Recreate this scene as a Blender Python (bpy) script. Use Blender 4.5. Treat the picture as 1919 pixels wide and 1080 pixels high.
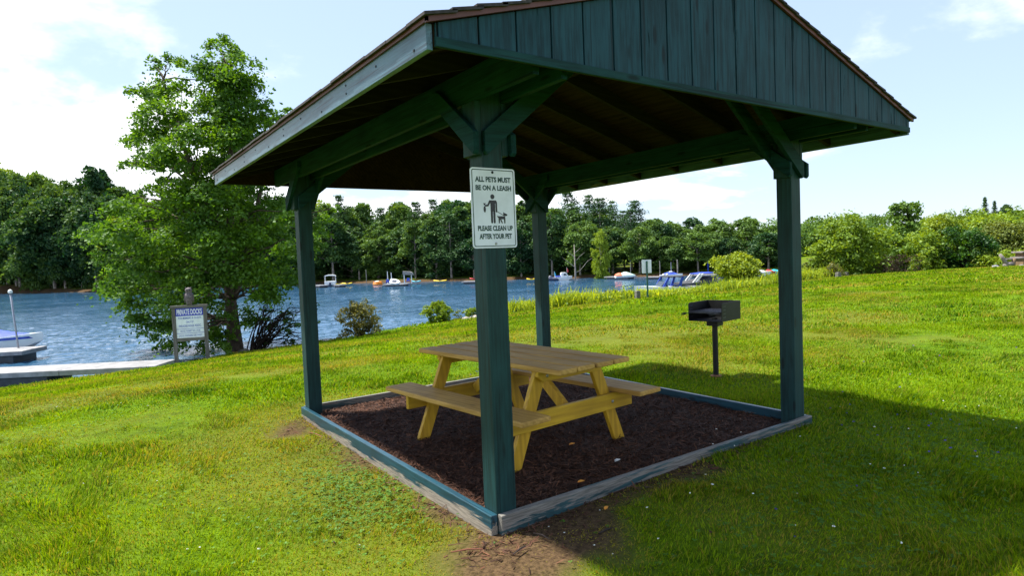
import bpy, math, random
import numpy as np
from mathutils import Matrix, Vector

sc = bpy.context.scene
for o in list(bpy.data.objects):
    bpy.data.objects.remove(o)
COL = sc.collection
R = math.radians
rnd = random.Random(7)
nrg = np.random.default_rng(11)

# ------------------------------------------------------------------ camera
C = np.array([-1.936, -3.013, 1.486])
YAW, PITCH, ROLL, F = -0.6101, -0.0471, -0.0402, 1171.46     # solved from the posts, frame and sign
W_, H_ = 1919.0, 1080.0
fwd = np.array([-math.sin(YAW) * math.cos(PITCH), math.cos(YAW) * math.cos(PITCH), math.sin(PITCH)])
_rt = np.array([math.cos(YAW), math.sin(YAW), 0.0])
_up = np.cross(_rt, fwd)
rgt = _rt * math.cos(ROLL) + _up * math.sin(ROLL)
upv = -_rt * math.sin(ROLL) + _up * math.cos(ROLL)
cam = bpy.data.objects.new('camera', bpy.data.cameras.new('camera'))
COL.objects.link(cam)
m = Matrix.Identity(4)
for i in range(3):
    m[i][0], m[i][1], m[i][2], m[i][3] = rgt[i], upv[i], -fwd[i], C[i]
cam.matrix_world = m
cam.data.sensor_width = 36.0
cam.data.lens = F / W_ * 36.0
cam.data.clip_start = 0.05
cam.data.clip_end = 6000
sc.camera = cam

# ------------------------------------------------------------------ sun, sky, exposure
SUN = np.array([-0.31, 0.455, 1.0])
SUN /= np.linalg.norm(SUN)
sun = bpy.data.objects.new('sun', bpy.data.lights.new('sun', 'SUN'))
COL.objects.link(sun)
sun.data.energy = 4.2
sun.data.angle = R(2.2)
sun.data.color = (1.0, 0.95, 0.84)
sun.rotation_euler = Vector(SUN.tolist()).to_track_quat('Z', 'Y').to_euler()

sc.view_settings.view_transform = 'Standard'
sc.view_settings.look = 'None'
sc.view_settings.exposure = 1.42
sc.view_settings.gamma = 1.0
sc.view_settings.use_curve_mapping = False
sc.render.engine = 'CYCLES'
sc.cycles.max_bounces = 8
sc.cycles.transparent_max_bounces = 8
sc.cycles.use_denoising = True

wd = bpy.data.worlds.new('World')
sc.world = wd
wd.use_nodes = True
nt = wd.node_tree
nt.nodes.clear()


def N(nt, typ, **kw):
    n = nt.nodes.new(typ)
    for k, v in kw.items():
        if k.startswith('i_'):
            n.inputs[k[2:].replace('_', ' ')].default_value = v
        else:
            setattr(n, k, v)
    return n


def L(nt, a, b):
    nt.links.new(a, b)


def math_node(nt, op, a, b=None, clamp=False):
    n = nt.nodes.new('ShaderNodeMath')
    n.operation = op
    n.use_clamp = clamp
    for k, v in ((0, a), (1, b)):
        if v is None:
            continue
        if isinstance(v, (int, float)):
            n.inputs[k].default_value = v
        else:
            nt.links.new(v, n.inputs[k])
    return n.outputs[0]


def mixc(nt, fac, a, b, typ='MIX'):
    n = nt.nodes.new('ShaderNodeMix')
    n.data_type = 'RGBA'
    n.blend_type = typ
    if isinstance(fac, (int, float)):
        n.inputs[0].default_value = fac
    else:
        nt.links.new(fac, n.inputs[0])
    for k, v in ((6, a), (7, b)):
        if isinstance(v, (tuple, list)):
            n.inputs[k].default_value = (*v[:3], 1)
        else:
            nt.links.new(v, n.inputs[k])
    return n.outputs[2]


def smooth(nt, x, lo, hi, a=0.0, b=1.0):
    n = nt.nodes.new('ShaderNodeMapRange')
    n.interpolation_type = 'SMOOTHSTEP'
    nt.links.new(x, n.inputs[0])
    n.inputs[1].default_value, n.inputs[2].default_value = lo, hi
    n.inputs[3].default_value, n.inputs[4].default_value = a, b
    return n.outputs[0]


sky = N(nt, 'ShaderNodeTexSky', sky_type='NISHITA')
sky.sun_disc = False
sky.sun_elevation = R(63.5)
sky.sun_rotation = math.atan2(SUN[0], SUN[1])
sky.air_density = 1.0
sky.dust_density = 0.6
sky.ozone_density = 1.6
tc = N(nt, 'ShaderNodeTexCoord')
sep = N(nt, 'ShaderNodeSeparateXYZ')
L(nt, tc.outputs['Generated'], sep.inputs[0])
zc = math_node(nt, 'MAXIMUM', sep.outputs[2], 0.0)
den = math_node(nt, 'ADD', zc, 0.16)
cx = math_node(nt, 'DIVIDE', sep.outputs[0], den)
cy = math_node(nt, 'DIVIDE', sep.outputs[1], den)
cmb = N(nt, 'ShaderNodeCombineXYZ')
L(nt, cx, cmb.inputs[0]); L(nt, cy, cmb.inputs[1]); L(nt, math_node(nt, 'MULTIPLY', zc, 2.2), cmb.inputs[2])
n1 = N(nt, 'ShaderNodeTexNoise', i_Scale=0.62, i_Detail=9.0, i_Roughness=0.56, i_Distortion=0.25)
mp = N(nt, 'ShaderNodeMapping')
mp.inputs['Location'].default_value = (3.4, 1.2, 0.7)
L(nt, cmb.outputs[0], mp.inputs[0]); L(nt, mp.outputs[0], n1.inputs['Vector'])
n2 = N(nt, 'ShaderNodeTexNoise', i_Scale=0.22, i_Detail=2.0)
L(nt, mp.outputs[0], n2.inputs['Vector'])
# more cloud in the west (the left of the picture), less in the east
west = math_node(nt, 'MULTIPLY', math_node(nt, 'ADD', math_node(nt, 'MULTIPLY', sep.outputs[0], -0.86), math_node(nt, 'MULTIPLY', sep.outputs[1], 0.5)), 0.065)
dn = math_node(nt, 'ADD', math_node(nt, 'ADD', n1.outputs[0], math_node(nt, 'MULTIPLY', math_node(nt, 'SUBTRACT', n2.outputs[0], 0.5), 0.35)), west)
low = smooth(nt, zc, 0.0, 0.36, 0.105, -0.02)
dn = math_node(nt, 'ADD', dn, low)
cl = smooth(nt, dn, 0.515, 0.63)
cs = smooth(nt, n1.outputs[0], 0.47, 0.72, 1.12, 0.80)
ccol = N(nt, 'ShaderNodeCombineColor')
base = 11.0
L(nt, math_node(nt, 'MULTIPLY', cs, base * 0.985), ccol.inputs[0])
L(nt, math_node(nt, 'MULTIPLY', cs, base), ccol.inputs[1])
L(nt, math_node(nt, 'MULTIPLY', cs, base * 1.035), ccol.inputs[2])
skyb = mixc(nt, 0.42, sky.outputs[0], (7.2, 8.8, 11.6))          # thin high veil that whitens the blue
out = mixc(nt, math_node(nt, 'MULTIPLY', cl, 0.93), skyb, ccol.outputs[0])
bg = N(nt, 'ShaderNodeBackground')
bg.inputs['Strength'].default_value = 0.058
L(nt, out, bg.inputs['Color'])
wo = N(nt, 'ShaderNodeOutputWorld')
L(nt, bg.outputs[0], wo.inputs[0])


# ------------------------------------------------------------------ picking world points
def ray(px, py):
    return fwd + rgt * ((px - W_ / 2) / F) + upv * ((H_ / 2 - py) / F)


def at(px, py, v):
    return C + ray(px, py) * v


def on_z(px, py, z):
    d = ray(px, py)
    return C + d * ((z - C[2]) / d[2])


def hor(px):
    d0 = fwd + rgt * ((px - W_ / 2) / F)
    return H_ / 2 + d0[2] * F / upv[2]


# ------------------------------------------------------------------ smooth noise (numpy) used for colour and height variation
def vnoise(x, y, seed=0):
    xi, yi = np.floor(x).astype(np.int64), np.floor(y).astype(np.int64)
    fx, fy = x - xi, y - yi
    fx, fy = fx * fx * (3 - 2 * fx), fy * fy * (3 - 2 * fy)

    def h(a, b):
        n = (a * 374761393 + b * 668265263 + seed * 974711) & 0x7fffffff
        n = ((n ^ (n >> 13)) * 1274126177) & 0x7fffffff
        return ((n ^ (n >> 16)) & 0xffff) / 65535.0
    return (h(xi, yi) * (1 - fx) + h(xi + 1, yi) * fx) * (1 - fy) + (h(xi, yi + 1) * (1 - fx) + h(xi + 1, yi + 1) * fx) * fy


def fbm(x, y, seed=0, octv=4):
    s, a, t = 0.0, 0.5, 0.0
    for k in range(octv):
        s = s + a * vnoise(x * 2 ** k + 17.3 * k, y * 2 ** k - 9.1 * k, seed + k)
        t += a
        a *= 0.5
    return s / t


def sstep(x, lo, hi):
    t = np.clip((x - lo) / (hi - lo), 0, 1)
    return t * t * (3 - 2 * t)


# ------------------------------------------------------------------ terrain
PA, PB, PW = 3.118, 3.550, 0.14      # shelter: post spacing across the gable, along the eaves, post width
WATER = -1.85
near_px = [(-900, 830), (-250, 775), (0, 743), (130, 718), (300, 694), (440, 662), (640, 636), (800, 607), (950, 588), (1190, 559), (1350, 541), (1480, 526)]
far_px = [(1500, 512.5), (1400, 514), (1200, 519), (900, 526), (600, 533), (200, 547), (0, 550), (-300, 560), (-900, 585)]
near_s = np.array([on_z(x, y, WATER)[:2] for x, y in near_px])
far_s = np.array([on_z(x, y, WATER)[:2] for x, y in far_px])
lake_poly = np.vstack([near_s, far_s])
ctrl = [(x, y, -0.1) for x in (-4, -1, 2, 5) for y in (-4, -1, 2, 4.2)]
ctrl += [(7, 1, -0.12), (8, -3, -0.08), (2, -9, 0.0), (-9, -6, -0.3), (10, -12, 0.1)]
ctrl += [tuple(on_z(x, y, WATER + 0.03)) for x, y in near_px]
ctrl += [tuple(at(1210, 560, 29)), tuple(at(1500, 524, 50)), tuple(at(1700, 510, 48)), tuple(at(1919, 497, 48)), tuple(at(2300, 470, 48)), tuple(at(1342, 707, 7.77))]
ctrl = np.array(ctrl)


def _mq(d2):
    return np.sqrt(d2 + 9.0)


_D = ((ctrl[:, None, :2] - ctrl[None, :, :2]) ** 2).sum(-1)
_A = np.block([[_mq(_D), np.ones((len(ctrl), 1))], [np.ones((1, len(ctrl))), np.zeros((1, 1))]])
_w = np.linalg.solve(_A + np.diag([0.15] * len(ctrl) + [0]), np.append(ctrl[:, 2], 0))


def seg_dist(x, y, poly, closed):
    best = np.full(x.shape, 1e9)
    n = len(poly)
    for i in range(n if closed else n - 1):
        a, b = poly[i], poly[(i + 1) % n]
        d = b - a
        t = np.clip(((x - a[0]) * d[0] + (y - a[1]) * d[1]) / (d @ d), 0, 1)
        best = np.minimum(best, np.hypot(x - a[0] - t * d[0], y - a[1] - t * d[1]))
    return best


def in_poly(x, y, poly):
    c = np.zeros(x.shape, bool)
    n = len(poly)
    for i in range(n):
        (x1, y1), (x2, y2) = poly[i], poly[(i + 1) % n]
        if y1 == y2:
            continue
        k = ((y1 > y) != (y2 > y)) & (x < (x2 - x1) * (y - y1) / (y2 - y1) + x1)
        c ^= k
    return c


HILLS = [(at(-60, 500, 205), 48, 17.0), (at(-700, 500, 230), 70, 20.0), (at(2000, 450, 155), 36, 2.2), (at(2400, 440, 150), 50, 3.5),
         (at(1500, 470, 430), 100, 4.0), (at(1150, 470, 480), 110, 3.0), (at(700, 470, 260), 60, 3.0)]


def ground_h(x, y):
    x, y = np.atleast_1d(np.asarray(x, float)), np.atleast_1d(np.asarray(y, float))
    h = np.full(x.shape, _w[-1])
    for i in range(len(ctrl)):
        h = h + _w[i] * _mq((x - ctrl[i, 0]) ** 2 + (y - ctrl[i, 1]) ** 2)
    h = np.clip(h, -1.78, 0.7)
    dl = seg_dist(x, y, lake_poly, True)
    dn_, df_ = seg_dist(x, y, near_s, False), seg_dist(x, y, far_s, False)
    ins = in_poly(x, y, lake_poly)
    hf = WATER + 0.25 * sstep(df_, 0, 1.0) + 0.05 * np.minimum(df_, 60)
    wf = sstep(dn_ - df_, -8, 8)
    h = h * (1 - wf) + hf * wf
    for c, s, a in HILLS:
        d2 = ((x - c[0]) ** 2 + (y - c[1]) ** 2) / (s * s)
        h = h + a * np.exp(-d2 * 0.9) * sstep(np.hypot(x - C[0], y - C[1]), 62, 110)
    h = np.where(ins, np.minimum(h, WATER - 0.02 - 0.22 * np.minimum(dl, 8)), np.maximum(h, WATER + 0.03))
    return h


def gz(x, y):
    return float(ground_h(np.array([x]), np.array([y]))[0])


def col_at(px, v):
    """a spot on the ground seen in column px, v metres out"""
    p = at(px, hor(px), v)
    for _ in range(4):
        z = gz(p[0], p[1])
        # follow the column down to that height (the picture is slightly rolled)
        p = at(px, hor(px) + (C[2] - z) * F / v, v)
    return Vector((p[0], p[1], gz(p[0], p[1])))


# ------------------------------------------------------------------ mesh helpers
def link(o, parent=None):
    COL.objects.link(o)
    if parent is not None:
        o.parent = parent
    return o


def tag(o, label=None, cat=None, group=None, kind=None):
    if label: o['label'] = label
    if cat: o['category'] = cat
    if group: o['group'] = group
    if kind: o['kind'] = kind
    return o


def thing(name, label, cat, loc=(0, 0, 0), rz=0.0, group=None):
    o = bpy.data.objects.new(name, None)
    o.empty_display_size = 0.2
    o.location = loc
    o.rotation_euler = (0, 0, rz)
    COL.objects.link(o)
    return tag(o, label, cat, group)


def np_mesh(name, V, faces_list, mat, parent=None, attrs=None, smoothf=False):
    """faces_list: list of int arrays (n,3) or (n,4)"""
    me = bpy.data.meshes.new(name)
    V = np.asarray(V, np.float32)
    me.vertices.add(len(V))
    me.vertices.foreach_set('co', V.ravel())
    tot = sum(len(f) for f in faces_list)
    loops = np.concatenate([np.asarray(f, np.int32).ravel() for f in faces_list])
    sizes = np.concatenate([np.full(len(f), f.shape[1], np.int32) for f in faces_list])
    me.loops.add(len(loops))
    me.loops.foreach_set('vertex_index', loops)
    me.polygons.add(tot)
    starts = np.concatenate([[0], np.cumsum(sizes)[:-1]]).astype(np.int32)
    me.polygons.foreach_set('loop_start', starts)
    me.polygons.foreach_set('loop_total', sizes)
    if smoothf:
        me.polygons.foreach_set('use_smooth', np.ones(tot, bool))
    if attrs:
        for k, (dom, val) in attrs.items():
            a = me.attributes.new(k, 'FLOAT', dom)
            a.data.foreach_set('value', np.asarray(val, np.float32).ravel())
    me.update(calc_edges=True)
    me.materials.append(mat)
    return link(bpy.data.objects.new(name, me), parent)


class MB:
    def __init__(s):
        s.v, s.f = [], []

    def add(s, V, Fc, M=None):
        o = len(s.v)
        for p in V:
            p = Vector(p)
            s.v.append(tuple(M @ p) if M is not None else tuple(p))
        s.f += [tuple(i + o for i in f) for f in Fc]
        return s

    def box(s, x0, x1, y0, y1, z0, z1, M=None):
        V = [(x0, y0, z0), (x1, y0, z0), (x1, y1, z0), (x0, y1, z0), (x0, y0, z1), (x1, y0, z1), (x1, y1, z1), (x0, y1, z1)]
        return s.add(V, [(3, 2, 1, 0), (4, 5, 6, 7), (0, 1, 5, 4), (1, 2, 6, 5), (2, 3, 7, 6), (3, 0, 4, 7)], M)

    def prism(s, poly, a, b, axis='y', M=None):
        """extrude a 2-D outline along an axis: 'y' -> (x,z), 'x' -> (y,z), 'z' -> (x,y)"""
        n = len(poly)
        f = {'y': lambda p, t: (p[0], t, p[1]), 'x': lambda p, t: (t, p[0], p[1]), 'z': lambda p, t: (p[0], p[1], t)}[axis]
        V = [f(p, a) for p in poly] + [f(p, b) for p in poly]
        Fc = [tuple(range(n)), tuple(range(2 * n - 1, n - 1, -1))] + [(i, n + i, n + (i + 1) % n, (i + 1) % n) for i in range(n)]
        return s.add(V, Fc, M)

    def tube(s, pts, rad, n=8, cap=True, M=None):
        pts = [Vector(p) for p in pts]
        if not hasattr(rad, '__len__'):
            rad = [rad] * len(pts)
        V, Fc = [], []
        ref = None
        for i, p in enumerate(pts):
            t = (pts[min(i + 1, len(pts) - 1)] - pts[max(i - 1, 0)]).normalized()
            if ref is None:
                ref = t.orthogonal().normalized()
            u = (ref - t * ref.dot(t)).normalized()
            ref = u
            w = t.cross(u)
            for k in range(n):
                a = 2 * math.pi * k / n
                V.append(p + (u * math.cos(a) + w * math.sin(a)) * rad[i])
        for i in range(len(pts) - 1):
            for k in range(n):
                Fc.append((i * n + k, i * n + (k + 1) % n, (i + 1) * n + (k + 1) % n, (i + 1) * n + k))
        if cap:
            Fc.append(tuple(range(n - 1, -1, -1)))
            Fc.append(tuple((len(pts) - 1) * n + k for k in range(n)))
        return s.add(V, Fc, M)

    def lathe(s, prof, n=14, M=None):
        V, Fc = [], []
        for r, z in prof:
            for k in range(n):
                a = 2 * math.pi * k / n
                V.append((r * math.cos(a), r * math.sin(a), z))
        for i in range(len(prof) - 1):
            for k in range(n):
                Fc.append((i * n + k, i * n + (k + 1) % n, (i + 1) * n + (k + 1) % n, (i + 1) * n + k))
        Fc.append(tuple(range(n - 1, -1, -1)))
        Fc.append(tuple((len(prof) - 1) * n + k for k in range(n)))
        return s.add(V, Fc, M)

    def build(s, name, mat, parent=None, bevel=0.0, smoothf=False, seg=2):
        me = bpy.data.meshes.new(name)
        me.from_pydata(s.v, [], s.f)
        me.materials.append(mat)
        import bmesh
        bm = bmesh.new(); bm.from_mesh(me)
        bmesh.ops.recalc_face_normals(bm, faces=bm.faces)
        bm.to_mesh(me); bm.free()
        if smoothf:
            for p in me.polygons: p.use_smooth = True
        o = link(bpy.data.objects.new(name, me), parent)
        if bevel:
            b = o.modifiers.new('bevel', 'BEVEL'); b.width = bevel; b.segments = seg; b.limit_method = 'ANGLE'; b.angle_limit = R(40)
        return o


def copy_tree(o, parent=None):
    c = o.copy(); COL.objects.link(c)
    if parent is not None:
        c.parent = parent
    for ch in list(o.children):
        copy_tree(ch, c)
    return c


# ------------------------------------------------------------------ materials
def new_mat(name):
    mt = bpy.data.materials.new(name); mt.use_nodes = True
    t = mt.node_tree
    b = t.nodes['Principled BSDF']
    return mt, t, b


def obj_coord(t, scale):
    c = N(t, 'ShaderNodeTexCoord'); mpp = N(t, 'ShaderNodeMapping')
    mpp.inputs['Scale'].default_value = scale
    L(t, c.outputs['Object'], mpp.inputs[0])
    return mpp.outputs[0]


def noise(t, vec, scale, detail=4.0, rough=0.55, dist=0.0):
    n = N(t, 'ShaderNodeTexNoise', i_Scale=scale, i_Detail=detail, i_Roughness=rough, i_Distortion=dist)
    L(t, vec, n.inputs['Vector'])
    return n.outputs[0]


def bump(t, b, h, strength, dist):
    n = N(t, 'ShaderNodeBump', i_Strength=strength, i_Distance=dist)
    L(t, h, n.inputs['Height']); L(t, n.outputs[0], b.inputs['Normal'])


AX = {'x': (1.0, 14.0, 14.0), 'y': (14.0, 1.0, 14.0), 'z': (14.0, 14.0, 1.0)}


def paint(name, axis, col, wear=0.0, rough=0.5, under=(0.30, 0.26, 0.21), streak=0.35, spec=0.5, low=0.0):
    """painted rough-sawn board: grain along an axis, random lighter blotches, optional peeling to grey wood"""
    mt, t, b = new_mat(name)
    g = obj_coord(t, AX[axis])
    gr = noise(t, g, 3.2, 6.0, 0.65)
    blotch = noise(t, obj_coord(t, (1, 1, 1)), 2.6, 4.0)
    chk = noise(t, obj_coord(t, tuple((0.55 if q == 1.0 else 42.0) for q in AX[axis])), 1.6, 3.0, 0.6, 0.3)
    kv = N(t, 'ShaderNodeTexVoronoi', i_Scale=1.0)
    L(t, obj_coord(t, tuple((2.4 if q == 1.0 else 9.0) for q in AX[axis])), kv.inputs['Vector'])
    flaw = math_node(t, 'MAXIMUM', smooth(t, chk, 0.60, 0.67, 0, 0.75), smooth(t, kv.outputs['Distance'], 0.08, 0.17, 0.8, 0))
    c1 = tuple(c * (1 - streak) for c in col); c2 = tuple(min(1, c * (1 + streak)) for c in col)
    c = mixc(t, smooth(t, gr, 0.32, 0.68), c1, c2)
    c = mixc(t, smooth(t, blotch, 0.45, 0.72, 0, 0.35), c, tuple(min(1, x * 1.55 + 0.006) for x in col))
    c = mixc(t, flaw, c, tuple(x * 0.22 for x in col))
    if wear > 0:
        w1 = noise(t, obj_coord(t, tuple(q * 0.42 for q in AX[axis])), 1.9, 7.0, 0.7, 0.4)
        if low:
            oz = N(t, 'ShaderNodeTexCoord'); sz = N(t, 'ShaderNodeSeparateXYZ'); L(t, oz.outputs['Object'], sz.inputs[0])
            w1 = math_node(t, 'ADD', w1, smooth(t, sz.outputs[2], -0.125, -0.03, low * 0.6, -low * 0.45))
        msk = smooth(t, w1, 0.66 - wear * 0.3, 0.70 - wear * 0.3)
        fine = noise(t, g, 9.0, 3.0)
        u = mixc(t, smooth(t, fine, 0.3, 0.7), tuple(x * 0.62 for x in under), tuple(min(1, x * 1.25) for x in under))
        c = mixc(t, msk, c, u)
        L(t, math_node(t, 'ADD', math_node(t, 'MULTIPLY', msk, 0.35), rough, True), b.inputs['Roughness'])
    else:
        b.inputs['Roughness'].default_value = rough
    L(t, c, b.inputs['Base Color'])
    b.inputs['Specular IOR Level'].default_value = spec
    bump(t, b, gr, 0.35, 0.004)
    return mt


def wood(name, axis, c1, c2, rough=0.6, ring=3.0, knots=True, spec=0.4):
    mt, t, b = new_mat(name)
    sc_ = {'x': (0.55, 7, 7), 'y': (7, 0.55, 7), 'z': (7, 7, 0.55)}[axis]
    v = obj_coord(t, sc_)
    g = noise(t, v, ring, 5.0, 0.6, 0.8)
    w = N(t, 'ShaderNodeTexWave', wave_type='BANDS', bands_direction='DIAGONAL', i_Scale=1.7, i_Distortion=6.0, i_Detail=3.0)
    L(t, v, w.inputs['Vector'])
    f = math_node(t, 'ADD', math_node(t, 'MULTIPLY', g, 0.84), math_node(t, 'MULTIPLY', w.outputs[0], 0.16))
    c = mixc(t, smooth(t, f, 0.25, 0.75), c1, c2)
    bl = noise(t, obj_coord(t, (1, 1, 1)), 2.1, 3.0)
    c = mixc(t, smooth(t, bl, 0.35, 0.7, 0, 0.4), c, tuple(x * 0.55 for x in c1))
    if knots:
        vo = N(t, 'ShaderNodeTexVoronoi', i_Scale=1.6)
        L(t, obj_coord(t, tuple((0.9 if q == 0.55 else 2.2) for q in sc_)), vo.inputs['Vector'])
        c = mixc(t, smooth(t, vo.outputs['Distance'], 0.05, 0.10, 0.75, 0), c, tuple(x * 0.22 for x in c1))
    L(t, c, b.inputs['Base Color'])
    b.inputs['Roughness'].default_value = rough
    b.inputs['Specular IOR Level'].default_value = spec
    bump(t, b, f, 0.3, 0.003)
    return mt


def plain(name, col, rough=0.5, metal=0.0, var=0.15, scale=6.0, spec=0.5):
    mt, t, b = new_mat(name)
    n = noise(t, obj_coord(t, (1, 1, 1)), scale, 5.0, 0.6)
    c = mixc(t, smooth(t, n, 0.3, 0.7), tuple(max(0, x * (1 - var)) for x in col), tuple(min(1, x * (1 + var)) for x in col))
    L(t, c, b.inputs['Base Color'])
    b.inputs['Roughness'].default_value = rough
    b.inputs['Metallic'].default_value = metal
    b.inputs['Specular IOR Level'].default_value = spec
    return mt


def leafmat(name, dark, light, trans=0.35, tcol=None, gloss=0.022, objvar=0.5):
    mt = bpy.data.materials.new(name); mt.use_nodes = True
    t = mt.node_tree; t.nodes.clear()
    a = N(t, 'ShaderNodeAttribute'); a.attribute_name = 'tint'
    oi = N(t, 'ShaderNodeObjectInfo')
    f = math_node(t, 'ADD', math_node(t, 'MULTIPLY', a.outputs['Fac'], 1.0), math_node(t, 'MULTIPLY', math_node(t, 'SUBTRACT', oi.outputs['Random'], 0.5), objvar), True)
    c = mixc(t, f, dark, light)
    d = N(t, 'ShaderNodeBsdfDiffuse'); L(t, c, d.inputs[0])
    tr = N(t, 'ShaderNodeBsdfTranslucent')
    tc_ = mixc(t, 1.0, c, tcol or (1.6, 1.35, 0.45), 'MULTIPLY')
    L(t, tc_, tr.inputs[0])
    mx = N(t, 'ShaderNodeMixShader'); mx.inputs[0].default_value = trans
    L(t, d.outputs[0], mx.inputs[1]); L(t, tr.outputs[0], mx.inputs[2])
    gl = N(t, 'ShaderNodeBsdfGlossy'); gl.inputs['Roughness'].default_value = 0.55
    gl.inputs[0].default_value = (0.9, 1, 0.9, 1)
    m2 = N(t, 'ShaderNodeMixShader'); m2.inputs[0].default_value = gloss
    L(t, mx.outputs[0], m2.inputs[1]); L(t, gl.outputs[0], m2.inputs[2])
    o = N(t, 'ShaderNodeOutputMaterial'); L(t, m2.outputs[0], o.inputs[0])
    return mt


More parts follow.
